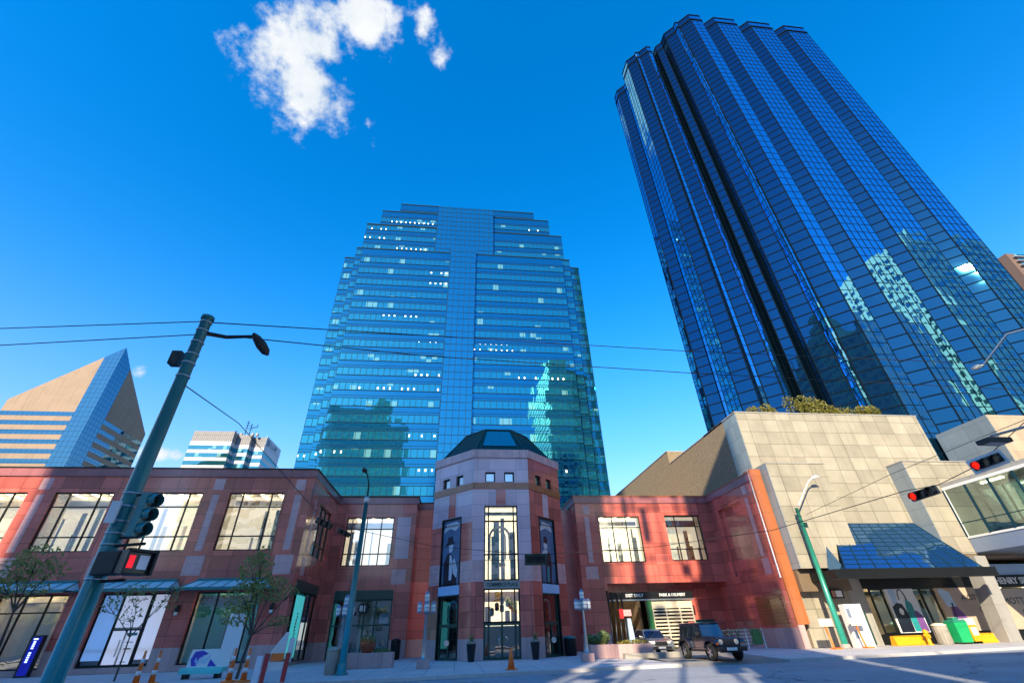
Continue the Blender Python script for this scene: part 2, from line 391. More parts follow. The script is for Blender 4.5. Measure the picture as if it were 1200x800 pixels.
# ------------------------------------------------------------------ facade tools
def frame_of(A, B):
    u = Vector((B[0]-A[0], B[1]-A[1], 0)); L = u.length; u.normalize()
    return u, Vector((u.y, -u.x, 0)), L
def fp(A, u, n, a, d, z): return (A[0]+u.x*a+n.x*d, A[1]+u.y*a+n.y*d, z)
def fbox(mb, A, u, n, a0, a1, d0, d1, z0, z1):
    """box on a wall: a along it, d out of it"""
    if a1 < a0: a0, a1 = a1, a0
    if d1 < d0: d0, d1 = d1, d0
    q = [fp(A,u,n,a0,d1,z0), fp(A,u,n,a1,d1,z0), fp(A,u,n,a1,d0,z0), fp(A,u,n,a0,d0,z0),
         fp(A,u,n,a0,d1,z1), fp(A,u,n,a1,d1,z1), fp(A,u,n,a1,d0,z1), fp(A,u,n,a0,d0,z1)]
    mb.hexa(q)
def fquad(mb, A, u, n, a0, a1, d, z0, z1):
    mb.face([fp(A,u,n,a0,d,z0), fp(A,u,n,a1,d,z0), fp(A,u,n,a1,d,z1), fp(A,u,n,a0,d,z1)])
def facade(mb, A, B, z0, z1, ops=(), depth=.35):
    u, n, L = frame_of(A, B)
    xs = sorted({0, L} | {o[0] for o in ops} | {o[1] for o in ops}); zs = sorted({z0, z1} | {o[2] for o in ops} | {o[3] for o in ops})
    for i in range(len(xs)-1):
        for k in range(len(zs)-1):
            cx, cz = (xs[i]+xs[i+1])/2, (zs[k]+zs[k+1])/2
            if any(o[0] < cx < o[1] and o[2] < cz < o[3] for o in ops): continue
            fquad(mb, A, u, n, xs[i], xs[i+1], 0, zs[k], zs[k+1])
    for (a, b, c, d) in ops:
        f = lambda s, e, z: fp(A, u, n, s, -e, z)
        mb.face([f(a,0,c), f(a,0,d), f(a,depth,d), f(a,depth,c)]); mb.face([f(b,0,d), f(b,0,c), f(b,depth,c), f(b,depth,d)])
        mb.face([f(a,0,d), f(b,0,d), f(b,depth,d), f(a,depth,d)]); mb.face([f(b,0,c), f(a,0,c), f(a,depth,c), f(b,depth,c)])
def window(parent, A, B, op, cols=(1,1), rows=(1,1), inset=.2, bar=.09, glass='winglass', fmat='frame', name='window', z_room=True, room=2.6, light=True, wall='warmwall', lab=None):
    u, n, L = frame_of(A, B); a0, a1, z0, z1 = op
    g = MB(); fquad(g, A, u, n, a0, a1, -inset, z0, z1); w = g.build(name, M[glass], parent)
    if lab: w['label'] = lab
    f = MB(); t = sum(cols); x = a0
    pos = [a0]
    for c in cols: x += (a1-a0)*c/t; pos.append(x)
    for i, x in enumerate(pos):
        xx = min(max(x, a0+bar/2), a1-bar/2); fbox(f, A, u, n, xx-bar/2, xx+bar/2, -inset-.05, -inset+.07, z0, z1)
    t = sum(rows); z = z1; pz = [z1]
    for r_ in rows: z -= (z1-z0)*r_/t; pz.append(z)
    for z in pz:
        zz = min(max(z, z0+bar/2), z1-bar/2); fbox(f, A, u, n, a0, a1, -inset-.045, -inset+.062, zz-bar/2, zz+bar/2)
    f.build('frame', M[fmat], w)
    if room:
        r = MB(); e = inset+.02; f_ = lambda a, d, z: fp(A, u, n, a, -d, z)
        q = lambda *p: r.face(p)
        q(f_(a0-.6,room,z0-.2), f_(a1+.6,room,z0-.2), f_(a1+.6,room,z1+.3), f_(a0-.6,room,z1+.3))
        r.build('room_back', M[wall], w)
        r = MB()
        q(f_(a0-.6,e+.25,z0-.2), f_(a1+.6,e+.25,z0-.2), f_(a1+.6,room,z0-.2), f_(a0-.6,room,z0-.2))
        q(f_(a0-.6,e+.25,z1+.3), f_(a0-.6,room,z1+.3), f_(a1+.6,room,z1+.3), f_(a1+.6,e+.25,z1+.3))
        q(f_(a0-.6,e+.25,z0-.2), f_(a0-.6,room,z0-.2), f_(a0-.6,room,z1+.3), f_(a0-.6,e+.25,z1+.3))
        q(f_(a1+.6,room,z0-.2), f_(a1+.6,e+.25,z0-.2), f_(a1+.6,e+.25,z1+.3), f_(a1+.6,room,z1+.3))
        r.build('room', M['offwhite'], w)
        rd = random.Random(int(abs(A[0]*7+a0*13+z0*3)))
        fit = MB()
        for i in range(5):
            a = a0+(a1-a0)*rd.random(); ww = rd.uniform(.1,.5); dp = rd.uniform(room*.45,room*.9); hh = rd.uniform(.25,.9)*(z1-z0)
            fbox(fit, A, u, n, a, a+ww, -dp-.1, -dp, z0, z0+hh)
        fbox(fit, A, u, n, a0-.4, a1+.4, -room+.02, -room+.3, z1-.5*rd.random()-.3, z1-.1)
        fit.build('room_fitting', M[rd.choice(['soffit','offwhite','frame','bluefascia'])], w)
        if light:
            l = MB(); k = 3
            for i in range(k):
                a = a0 + (a1-a0)*(i+.5)/k
                fbox(l, A, u, n, a-.12, a+.12, -room+.3, -inset-.5, z1+.05, z1+.12)
            l.build('ceiling_light', M['lightstrip'], w)
    return w
def tile(parent, A, u, n, a0, a1, z0, z1, mat='pink', name='stone_inlay', d=.012):
    b = MB(); fbox(b, A, u, n, a0, a1, -.03, d, z0, z1); return b.build(name, M[mat], parent)
def text(name, s, mat, parent, pos, size, u=(1,0,0), ext=.015, bold=False, width=None, align='CENTER', offset=0, tilt=None):
    c = bpy.data.curves.new(name, 'FONT'); c.body = s; c.size = size; c.extrude = ext; c.align_x = align; c.align_y = 'CENTER'; c.resolution_u = 3; c.offset = offset
    o = bpy.data.objects.new(name, c); COL.objects.link(o)
    dg = bpy.context.evaluated_depsgraph_get(); me = bpy.data.meshes.new_from_object(o.evaluated_get(dg)); bpy.data.objects.remove(o)
    if width:
        xs = [v.co.x for v in me.vertices]; k = width/(max(xs)-min(xs)); me.transform(Matrix.Diagonal((k,1,1,1)))
    u = Vector(u).normalized(); z = Vector((0,0,1)) if tilt is None else Vector(tilt).normalized(); n = u.cross(z)
    T = Matrix(((u.x,z.x,n.x,pos[0]),(u.y,z.y,n.y,pos[1]),(u.z,z.z,n.z,pos[2]),(0,0,0,1)))
    me.transform(T)
    L = Vector((0,0,0)); r = parent
    while r is not None: L += r.location; r = r.parent
    me.transform(Matrix.Translation(-L))
    me.materials.clear(); me.materials.append(M[mat]); me.name = name
    o = bpy.data.objects.new(name, me); COL.objects.link(o); o.parent = parent; return o
# ------------------------------------------------------------------ setting
g = MB(); g.face([(-2500,-2500,-.16),(2500,-2500,-.16),(2500,2500,-.16),(-2500,2500,-.16)])
meta(g.build('ground', M['terrain']), kind='structure')
KERB = [(-70,24.6),(-10,25.6),(-2.8,26.2),(4,27.4),(12.2,28.5),(18.8,29.0),(28,30.4),(38,32.4),(60,36.2),(95,40)]
NEAR = [(95,16),(40,13.6),(12,12.4),(-70,12.0)]
g = MB(); g.face([(x,y,-.14) for x, y in [(-70,11.8),(95,15.8),(95,40.2),(60,36.4),(38,32.6),(28,30.6),(18.8,29.2),(12.2,28.7),(4,27.6),(-2.8,26.4),(-10,25.8),(-70,24.8)]])
meta(g.build('road', M['asphalt']), kind='structure')
sw = MB()
poly = [(x, y+.18) for x, y in KERB] + [(95,100),(-70,100)]
# far pavement, with the driveway cut out of its front edge
sw.prism([(x, y+.18) for x, y in KERB[:5]] + [(12.2,60),(-70,60)], -.15, 0)
sw.prism([(x, y+.18) for x, y in KERB[5:]] + [(95,60),(18.8,60)], -.15, 0)
meta(sw.build('far_pavement', M['sidewalk']), kind='structure')
sw = MB(); sw.prism([(-70,-16),(95,-16),(95,15.8),(40,13.4),(12,12.2),(-70,11.8)], -.15, 0)
meta(sw.build('near_pavement', M['sidewalk']), kind='structure')
k = MB()
def kerbstrip(pts, sgn=1):
    for i in range(len(pts)-1):
        a, b = pts[i], pts[i+1]
        k.prism([(a[0],a[1]),(b[0],b[1]),(b[0],b[1]+.18*sgn),(a[0],a[1]+.18*sgn)] if sgn > 0 else [(a[0],a[1]),(a[0],a[1]-.18),(b[0],b[1]-.18),(b[0],b[1])][::-1], -.15, .012)
kerbstrip(KERB[:5]); kerbstrip(KERB[5:])
meta(k.build('kerb', M['kerb']), kind='structure')
d = MB(); d.face([(12.2,29.6,.004),(18.8,30.1,.004),(23.4,49.6,.004),(14.8,49.6,.004)]); d.face([(12.2,28.5,-.135),(18.8,29.0,-.135),(18.8,30.1,.004),(12.2,29.6,.004)])
d.face([(14.9,49.6,.003),(23.4,49.6,.003),(23.4,62,.003),(14.9,62,.003)])
d.prism([(12.2,28.5),(12.21,28.5),(12.21,60),(12.2,60)], -.15, -.001)
meta(d.build('driveway', M['drive']), kind='structure')
c = MB(); c.hexa([(-3.6,26.28,-.1),(1.0,27.05,-.1),(.6,29.2,-.1),(-3.2,28.6,-.1),(-3.4,26.05,-.125),(1.2,26.8,-.125),(.6,29.2,.018),(-3.2,28.6,.018)])
for i in range(14):
    x = -3.0+i*.27; c.box(x, x+.06, 27.3, 28.6, -.04, .026)
meta(c.build('kerb_ramp', M['kerb']), kind='structure')
p = MB()
for a, b in (((24,26.6),(52,25.2)), ((30,30.2),(60,27.2))):
    p.face([(a[0],a[1],-.134),(b[0],b[1],-.134),(b[0],b[1]+.18,-.134),(a[0],a[1]+.18,-.134)])
meta(p.build('road_marking', M['paint']), kind='structure')

# ------------------------------------------------------------------ left: red granite shop building
B1 = thing('shop_building', 'long red granite shop building with glass canopies over its pavement windows, left of the rotunda', 'building', (-25,45,0))
A, B = (-60,40), (-12.45,40); ox = 60
ups = [(-38.45,-34.1),(-32.1,-27.8),(-25.45,-21.05),(-18.95,-14.6)]
los = [(-38.6,-34),(-32.3,-27.7),(-25.5,-20.9),(-19.1,-14.5)]
ops = [(a+ox,b+ox,7.55,11.93) for a,b in ups] + [(a+ox,b+ox,.35,4.75) for a,b in los]
w = MB(); facade(w, A, B, 1.36, 13.2, [o for o in ops if o[2] > 5] + [(o[0],o[1],1.36,o[3]) for o in ops if o[2] < 5], .45)
AR, BR = (-12.45,40), (-12.45,49.3)
facade(w, AR, BR, 1.36, 13.2, [(2.95,7.4,7.55,11.75),(.9,7.6,1.36,5.6)], .45)
A2, B2 = (-12.45,49.3), (-4.45,49.3)
facade(w, A2, B2, 1.36, 13.2, [(1.15,5.8,7.42,11.9),(1.1,6.5,1.36,5.35)], .4)
facade(w, (-4.45,49.3), (-4.45,52), 1.36, 13.2)
facade(w, (-4.45,51), (-1,51), 1.36, 13.0)
w.build('wall', M['granite'], B1)
p = MB()
facade(p, A, B, 0, 1.36, [(o[0],o[1],.35,1.36) for o in ops if o[2] < 5], .4)
facade(p, AR, BR, 0, 1.36, [(.9,7.6,.2,1.36)], .4); facade(p, A2, B2, 0, 1.36, [(1.1,6.5,.05,1.36)], .4)
facade(p, (-4.45,49.3), (-4.45,52), 0, 1.36); facade(p, (-4.45,51), (-1,51), 0, 1.36)
p.build('plinth', M['plinth'], B1)
p = MB()
p.prism([(-60,39.88),(-12.33,39.88),(-12.33,49.18),(-4.33,49.18),(-4.33,51.8),(-1,51.8),(-1,90),(-60,90)], 13.2, 13.85)
p.build('parapet', M['granite_dark'], B1)
p = MB(); p.prism([(-60,39.8),(-12.25,39.8),(-12.25,49.1),(-4.25,49.1),(-4.25,51.7),(-1,51.7),(-1,90),(-60,90)], 13.85, 13.93)
p.build('coping', M['dark'], B1)
u, n, L = frame_of(A, B)
for c in (-39.9,-33.1,-26.6,-20.0,-13.5):
    a = c+ox
    tile(B1, A,u,n, a-.27, a+.27, 7.55, 11.75, 'pink')
    tile(B1, A,u,n, a-.68, a+.68, 5.85, 7.2, 'pink')
    tile(B1, A,u,n, a-.4, a+.4, 12.15, 13.05, 'pink')
for a, b in ups: window(B1, A, B, (a+ox,b+ox,7.55,11.93), (1,2.2,1), (.25,.51,.24))
u, n, L = frame_of(AR, BR)
tile(B1, AR,u,n, 1.45, 1.95, 7.6, 11.7); tile(B1, AR,u,n, 1.2, 2.2, 5.9, 7.2)
window(B1, AR, BR, (2.95,7.4,7.55,11.75), (1,1,1), (.25,.5,.25), room=0)
b = MB(); fbox(b, AR,u,n, .9, 7.6, -.3, .03, 4.85, 5.6); b.build('beam', M['greenframe'], B1)
wd = window(B1, AR, BR, (.9,7.6,.2,4.85), (1.1,2.5,1.5,1.5), (1,), glass='shopglass', room=0)
b = MB(); fquad(b, AR,u,n, .95, 7.55, -1.3, .2, 4.85); b.build('dark_interior', M['black'], wd)
b = MB(); fbox(b, AR,u,n, 2.1, 4.3, -.19, -.1, .45, 4.6); b.build('window_poster', M['litaqua'], wd)
b = MB()
for k_ in range(9):
    a = 2.95+.09*abs(k_-4)*random.uniform(.5,1); fbox(b, AR,u,n, a, a+.3-.03*abs(k_-4), -.1, -.09, 1.5+k_*.22, 1.66+k_*.22)
b.build('poster_print', M['ink'], wd)
u, n, L = frame_of(A2, B2)
window(B1, A2, B2, (1.15,5.8,7.42,11.9), (.5,1.4,1.4,1.2), (.25,.51,.24))
tile(B1, A2,u,n, 6.15, 7.5, 8.0, 11.9, 'lilac'); tile(B1, A2,u,n, 6.1, 7.45, 5.8, 7.1)
b = MB(); fbox(b, A2,u,n, 1.1, 6.5, -.3, .03, 4.6, 5.35); b.build('beam', M['greenframe'], B1)
wd = window(B1, A2, B2, (1.1,6.5,.05,4.6), (1.2,1.5,.9,1.4), (.45,.55), glass='shopglass', fmat='greenframe', bar=.13, room=3, light=False, wall='black')
b = MB(); b.box(-9.0,-7.6,51,51.8,.3,4.0); b.build('pale_display', M['louver'], wd)
b = MB(); b.box(-7.2,-6.4,50.6,50.7,2.7,3.5); b.build('aqua_display', M['paleblue'], wd)
sg = MB(); sg.lathe([(.48,0),(.48,.1)], (-8.55,49.0,3.85), 24, axis='y'); s1 = sg.build('round_sign', M['black'], B1)
text('lettering', '81', 'white', s1, (-8.55,48.985,3.85), .62, ext=.01, offset=.02)
# shop windows on the pavement
def shopwin(i, lab=None, room=2.2, wall='offwhite', **k):
    a, b = los[i]; return window(B1, A, B, (a+ox,b+ox,.35,4.75), glass='shopglass', room=room, wall=wall, inset=.3, lab=lab, **k)
w0 = shopwin(0, cols=(1,1), rows=(1,), light=True); w1 = shopwin(1, cols=(1.3,1.2,1), rows=(.25,.75))
b = MB(); b.box(-30.6,-29.0,41.5,41.6,.4,4.3); b.build('cream_curtain', M['louver'], w1)
sg = MB(); sg.box(-28.35,-27.55,39.2,39.5,.0,2.3); s2 = sg.build('shop_totem', M['black'], B1)
b = MB(); b.box(-28.2,-27.62,39.17,39.2,.1,2.2); b.build('blue_face', M['blueglow'], s2)
b = MB()
for k_, z in enumerate((2.05,1.9,1.78,1.66,1.54,1.28,1.16,1.04,.92,.8)): b.box(-28.02+(.0 if k_ else -.06),-27.88+(.0 if k_ else .06),39.14,39.165,z,z+.08)
b.build('lit_lettering', M['bluesign'], s2)
w2 = shopwin(2, cols=(1.15,1.6,1.0), rows=(.52,.48), bar=.16, light=False)
b = MB()
b.box(-25.35,-24.15,40.22,40.26,.75,4.65); b.build('blue_film', M['litblue'], w2)
b = MB(); b.box(-23.95,-22.25,40.22,40.26,2.65,4.6); b.box(-23.95,-23.15,40.22,40.26,.5,2.45); b.box(-23.0,-22.25,40.22,40.26,.5,2.45); b.box(-21.95,-21.0,40.22,40.26,.75,4.65); b.build('white_film', M['litwhite'], w2)
b = MB(); b.prism([(-22.95,40.19),(-22.3,40.19),(-22.3,40.21),(-22.95,40.21)], 2.15, 2.32)
b.build('film_logo', M['tealprint'], w2)
b = MB(); b.box(-22.85,-22.4,40.19,40.21,1.75,1.79); b.box(-22.85,-22.4,40.19,40.21,1.35,1.42); b.box(-22.8,-22.45,40.19,40.21,.62,.66); b.build('film_print', M['ink'], w2)
b = MB(); b.box(-22.98,-22.92,39.98,40.05,.95,1.9); b.box(-23.2,-23.14,39.98,40.05,.95,1.9); b.build('door_handle', M['chrome'], w2)
w3 = shopwin(3, cols=(1.2,2,.6), rows=(1,), light=True, wall='tealprint')
b = MB(); b.hexa([(-16.8,41.0,.5),(-15.5,40.9,.5),(-15.5,41.3,.5),(-16.8,41.4,.5),(-16.7,41.0,3.4),(-15.6,40.9,3.4),(-15.6,41.3,3.4),(-16.7,41.4,3.4)]); b.build('display_board', M['litblue'], w3)
b = MB(); b.box(-18.9,-15,41.2,41.5,.4,1.1); b.build('display_base', M['aqua'], w3)
# canopies
def canopy(x0, x1):
    c = MB(); y0, y1, za, zb = 39.97, 38.45, 5.5, 4.92
    e = .35
    c.face([(x0,y1,zb),(x1,y1,zb),(x1-e,y0,za),(x0+e,y0,za)]); c.face([(x0,y0,zb),(x0,y1,zb),(x0+e,y0,za)]); c.face([(x1,y1,zb),(x1,y0,zb),(x1-e,y0,za)])
    o = c.build('canopy', M['awning'], B1)
    f = MB(); f.box(x0-.04,x1+.04,y1-.12,y1,zb-.16,zb+.02); f.box(x0+e,x1-e,y0-.1,y0,za,za+.14)
    nn = 6
    for i in range(nn+1):
        t = i/nn; a = x0+(x1-x0)*t; b_ = x0+e+(x1-x0-2*e)*t
        f.hexa([(a-.03,y1,zb-.03),(a+.03,y1,zb-.03),(b_+.03,y0,za-.03),(b_-.03,y0,za-.03),(a-.03,y1,zb+.04),(a+.03,y1,zb+.04),(b_+.03,y0,za+.04),(b_-.03,y0,za+.04)])
    f.build('canopy_frame', M['teal'], o)
for a, b in los: canopy(a-.55, b+.55)
g = MB(); g.box(-60,-13.6,39.5,39.98,4.86,4.98); g.build('gutter', M['teal'], B1)
for x in (-33.2,-26.6,-20.0,-13.5):
    l = MB(); l.lathe([(.1,0),(.16,.05),(.16,.3),(.05,.4)], (x,39.78,3.5), 12); l.box(x-.05,x+.05,39.8,40,3.85,3.95); o = l.build('wall_lamp', M['black'], B1)
    l = MB(); l.lathe([(.12,0),(.12,.2)], (x,39.78,3.3), 12); l.build('lamp_glass', M['lampglobe'], o)

# ------------------------------------------------------------------ centre: octagonal rotunda
B2t = thing('entrance_rotunda', 'octagonal granite entrance rotunda with a dark green seamed roof and tall arched lobby glass', 'building', (3.55,45.95,0))
cx, cy = 3.55, 45.95
def octo(r, c=(cx,cy)):
    h = r*math.tan(math.pi/8)
    return [(c[0]-h,c[1]-r),(c[0]+h,c[1]-r),(c[0]+r,c[1]-h),(c[0]+r,c[1]+h),(c[0]+h,c[1]+r),(c[0]-h,c[1]+r),(c[0]-r,c[1]+h),(c[0]-r,c[1]-h)]
O = octo(5.95)
FAC = {'front': (O[0],O[1]), 'right': (O[1],O[2]), 'left': (O[7],O[0]), 'lside': (O[6],O[7]), 'rside': (O[2],O[3])}
lo = MB(); hi = MB(); pl = MB(); bd = MB(); co_ = MB(); band = MB()
for kx, (a, b) in FAC.items():
    u, n, L = frame_of(a, b)
    big = (1.0,3.85,0,10.9) if kx == 'front' else (1.25,3.65,0,10.2) if kx in ('left','right') else None
    cut = lambda z0, z1: [(big[0],big[1],max(z0,big[2]),min(z1,big[3]))] if big and max(z0,big[2]) < min(z1,big[3]) else []
    facade(pl, a, b, 0, 1.33, cut(0,1.33), .35)
    facade(lo, a, b, 1.33, 5.1, cut(1.33,5.1), .35)
    facade(band, a, b, 5.1, 6.64, cut(5.1,6.64), .35)
    facade(lo if kx != 'front' else hi, a, b, 6.64, 9.6, cut(6.64,9.6), .35)
    sm = [(1.05,1.95,12.9,13.8),(2.75,3.65,12.9,13.8)] if big else []
    facade(hi if kx in ('front','left','lside') else lo, a, b, 9.6, 12.3, cut(9.6,12.3), .35)  # left faces paler, sky reflection put into their colour; right stays red
    facade(hi if kx in ('front','left','lside') else lo, a, b, 12.85, 15.1, sm, .35)
    fbox(bd, a,u,n, -.02, L+.02, -.2, .06, 12.3, 12.85)
    fbox(co_, a,u,n, -.05, L+.05, -.3, .12, 15.1, 15.85)
    if big:
        for s in sm:
            window(B2t, a, b, s, (1,), (1,), inset=.25, bar=.11, room=0, glass='skylight' if kx == 'right' else 'winglass')
            fb_ = MB(); fquad(fb_, a,u,n, s[0]-.1, s[1]+.1, -.5, s[2]-.1, s[3]+.1); fb_.build('room_back', M['paleblue'], B2t)
    if kx == 'front':
        tile(B2t, a,u,n, 2.0, 2.85, 10.95, 12.25, 'granite')
    if kx in ('left','right'):
        tile(B2t, a,u,n, 2.0, 2.85, 10.25, 12.25, 'granite' if kx == 'left' else 'lilac')
pl.build('plinth', M['plinth'], B2t); lo.build('wall', M['granite'], B2t); hi.build('upper_wall', M['lilac'], B2t)
band.build('pink_band', M['pink'], B2t); bd.build('string_course', M['copper'], B2t); co_.build('cornice', M['pink'], B2t)
# inner dark core
c = MB(); c.prism(octo(5.0), .01, 15.5); 
# lobby glass of the front face
a, b = FAC['front']; u, n, L = frame_of(a, b)
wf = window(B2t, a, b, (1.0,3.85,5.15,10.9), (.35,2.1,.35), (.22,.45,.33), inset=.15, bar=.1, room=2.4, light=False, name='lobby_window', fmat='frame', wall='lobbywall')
arch = MB()
for r0, r1 in ((.95,.78),(.55,.45)):
    pts = [(r0,-1.7)]+[(r0*math.cos(t), r0*math.sin(t)) for t in [math.pi*i/14 for i in range(15)]]+[(-r0,-1.7)]
    pin = [(r1,-1.7)]+[(r1*math.cos(t), r1*math.sin(t)) for t in [math.pi*i/14 for i in range(15)]]+[(-r1,-1.7)]
    for i in range(len(pts)-1):
        q = [pts[i],pts[i+1],pin[i+1],pin[i]]
        arch.hexa([fp(a,u,n,2.43+x,-1.9,8.6+z) for x,z in q]+[fp(a,u,n,2.43+x,-1.7,8.6+z) for x,z in q])
arch.build('lobby_arch', M['white'], wf)
l = MB(); l.lathe([(.02,0),(.3,.12),(.3,.3),(.02,.42)], (cx+.1,41.2,6.2), 14); l.build('pendant_lamp', M['lampglobe'], wf)
sg = MB(); fbox(sg, a,u,n, 1.0,3.85,-.25,.06,4.6,5.13); s3 = sg.build('entrance_sign', M['grey_stone'], B2t)
text('lettering', 'COMMERCE PLACE', 'greenframe', s3, (cx,39.935,4.86), .36, ext=.012, width=2.5, offset=.012)
wt = window(B2t, a, b, (1.0,3.85,2.3,4.6), (.4,1,1,.4), (1,), inset=.15, bar=.1, room=2.2, light=True, name='transom_window', wall='lobbywall')
lan = MB()
for i, (dx, dz) in enumerate(((-.75,2.75),(-.35,3.1),(.05,3.55),(.05,3.0),(.5,3.35),(.75,3.2))):
    lan.lathe([(.02,.62),(.17,.5),(.17,.08),(.02,0)], (cx+dx,41.0+.1*(i%2),dz), 10)
lan.build('lantern_cluster', M['dark'], wt)
dd = window(B2t, a, b, (1.0,3.85,.03,2.3), (.38,1,1,.38), (1,), inset=.18, bar=.16, glass='shopglass', fmat='greenframe', room=0, name='entrance_door')
h = MB()
for s in (-.22,.22): h.tube([(cx+s,40.05,.95),(cx+s*1.4,39.98,1.02),(cx+s*1.4,39.98,1.35),(cx+s,40.05,1.42)], .03, 8)
h.build('door_handle', M['chrome'], dd)
bk = MB(); fquad(bk, a,u,n, .9,3.95,-2.2,.0,2.3); bk.build('lobby_back', M['greenframe'], B2t)
# diagonal faces: poster, blue fascia, arched dark glass, doors
for kx in ('left','right'):
    a, b = FAC[kx]; u, n, L = frame_of(a, b)
    pg = MB(); fbox(pg, a,u,n, 1.25,3.65,-.3,-.12,4.95,10.2); po = pg.build('tall_poster', M['poster'], B2t, world=True)
    po['label'] = 'tall blue-grey poster of a person in a hat' if kx == 'left' else 'tall blue-grey poster of a person with one raised arm'
    bar_ = MB(); fbox(bar_, a,u,n, 1.25,1.37,-.13,.02,.05,10.2); fbox(bar_, a,u,n, 3.53,3.65,-.13,.02,.05,10.2); fbox(bar_, a,u,n, 1.25,3.65,-.13,.02,10.08,10.2); bar_.build('poster_frame', M['frame'], po)
    def shp(nm, pts, mat, d):
        m_ = MB(); m_.face([fp(a,u,n,1.25+x,d,5+z) for x, z in pts]); m_.build(nm, M[mat], po)
    if kx == 'left':
        shp('printed_coat', [(.35,0),(1.9,0),(1.85,1.2),(1.55,1.55),(1.3,2.3),(1.0,2.5),(.7,2.35),(.35,1.7)], 'ink', -.115)
        shp('printed_face', [(.95,2.45),(1.2,2.5),(1.38,2.75),(1.36,3.1),(1.1,3.2),(.86,3.1)], 'skin', -.112)
        shp('printed_hat', [(.5,3.0),(1.5,3.12),(1.62,3.22),(1.4,3.3),(1.3,3.75),(.75,3.72),(.68,3.25),(.45,3.12)], 'ink', -.108)
        shp('printed_shirt', [(1.0,.4),(1.3,.4),(1.42,1.6),(1.2,2.3),(1.0,2.3)], 'skin', -.112)
        shp('printed_arm', [(1.45,.9),(1.9,.5),(1.98,1.1),(1.6,2.0),(1.42,1.9)], 'skin', -.105)
        shp('printed_sky', [(.15,4.1),(.9,4.4),(1.6,4.15),(2.2,4.6),(1.7,4.9),(.5,4.8)], 'skin', -.118)
    else:
        shp('printed_coat', [(.85,.0),(1.6,0),(1.75,1.5),(1.7,2.3),(1.2,2.45),(.8,2.0)], 'ink', -.115)
        shp('printed_face', [(.75,2.7),(1.05,2.6),(1.25,2.85),(1.2,3.2),(.9,3.3),(.7,3.05)], 'skin', -.112)
        shp('printed_hair', [(.7,3.15),(1.25,3.05),(1.35,3.4),(1.1,3.7),(.75,3.6)], 'ink', -.108)
        shp('printed_arm', [(.3,2.2),(.55,1.9),(1.2,2.35),(1.15,2.6),(.7,2.55)], 'skin', -.105)
        shp('printed_leg', [(1.0,.1),(1.3,.05),(1.35,1.3),(1.05,1.3)], 'tealprint', -.105)
        shp('printed_sky', [(.2,4.0),(1.1,4.35),(2.1,4.1),(1.9,4.7),(.6,4.85)], 'skin', -.118)
    f_ = MB(); fbox(f_, a,u,n, 1.25,3.65,-.25,.05,4.3,4.95); f_.build('fascia_panel', M['paleblue'], B2t)
    dw = window(B2t, a, b, (1.25,3.65,2.25,4.3), (.25,1.6,.25), (1,), inset=.2, glass='shopglass', fmat='greenframe', room=1.6, light=False, wall='black', name='transom_window')
    ar = MB()
    for r0, r1 in ((.5,.42),):
        pts = [(r0,-.9)]+[(r0*math.cos(t), 1.3*r0*math.sin(t)) for t in [math.pi*i/12 for i in range(13)]]+[(-r0,-.9)]
        pin = [(r1,-.9)]+[(r1*math.cos(t), 1.3*r1*math.sin(t)) for t in [math.pi*i/12 for i in range(13)]]+[(-r1,-.9)]
        for i in range(len(pts)-1):
            q = [pts[i],pts[i+1],pin[i+1],pin[i]]
            ar.hexa([fp(a,u,n,2.45+x,-.6,3.3+z) for x,z in q]+[fp(a,u,n,2.45+x,-.55,3.3+z) for x,z in q])
    ar.build('arch_frame', M['aqua'], dw)
    dq = window(B2t, a, b, (1.25,3.65,.03,2.25), (.2,1,1,.2), (1,), inset=.2, bar=.15, glass='shopglass', fmat='greenframe', room=1.6, light=False, wall='black', name='side_door')
    h = MB(); h.lathe([(.2,0),(.2,.03)], fp(a,u,n,2.45,.0,1.1), 16, axis='y'); h.build('door_handle', M['chrome'], dq)
# roof
rb, rtop, zb, zt = 5.55, 3.15, 15.86, 18.9
r = MB(); a_, b_ = octo(rb), octo(rtop)
for i in range(8):
    j = (i+1) % 8; r.face([(*a_[i],zb),(*a_[j],zb),(*b_[j],zt),(*b_[i],zt)])
r.face([(*p,zt) for p in b_]); r.build('roof', M['darkgreen'], B2t)
ri = MB()
for i in range(8):
    j = (i+1) % 8
    for k_ in range(11):
        t = (k_+.5)/11
        p0 = Vector((a_[i][0]+(a_[j][0]-a_[i][0])*t, a_[i][1]+(a_[j][1]-a_[i][1])*t, zb)); t2 = .5
        # seams run straight up the slope, stopped at the hip
        mid = Vector(((b_[i][0]+b_[j][0])/2-(a_[i][0]+a_[j][0])/2, (b_[i][1]+b_[j][1])/2-(a_[i][1]+a_[j][1])/2, zt-zb))
        half = (Vector(a_[j])-Vector(a_[i])).length/2; off = abs(t-.5)*2*half; ht = (Vector(b_[j])-Vector(b_[i])).length/2
        fr = 1 if off <= ht else (half-off)/(half-ht)
        if i == 0 and .2 < t < .8: continue
        ri.tube([p0+Vector((0,0,.02)), p0+mid*fr+Vector((0,0,.02))], .045, 4, cap=True)
    ri.tube([(*a_[i],zb+.03),(*b_[i],zt+.03)], .07, 6); ri.tube([(*b_[i],zt+.03),(*b_[j],zt+.03)], .07, 6)
ri.build('roof_seam', M['darkgreen'], B2t)
s_ = MB(); mid = lambda x, t: (x, (1-t)*a_[0][1]+t*b_[0][1]-.05, (1-t)*zb+t*zt+.05)
s_.face([mid(cx-1.6,.22), mid(cx+1.6,.22), mid(cx+1.1,.9), mid(cx-1.1,.9)]); s_.build('skylight', M['skylight'], B2t)
ca = MB(); facade(ca, (9.5,51.2), (12.4,51.2), 0, 13.0); ca.build('link_wall', M['granite_dark'], B2t)

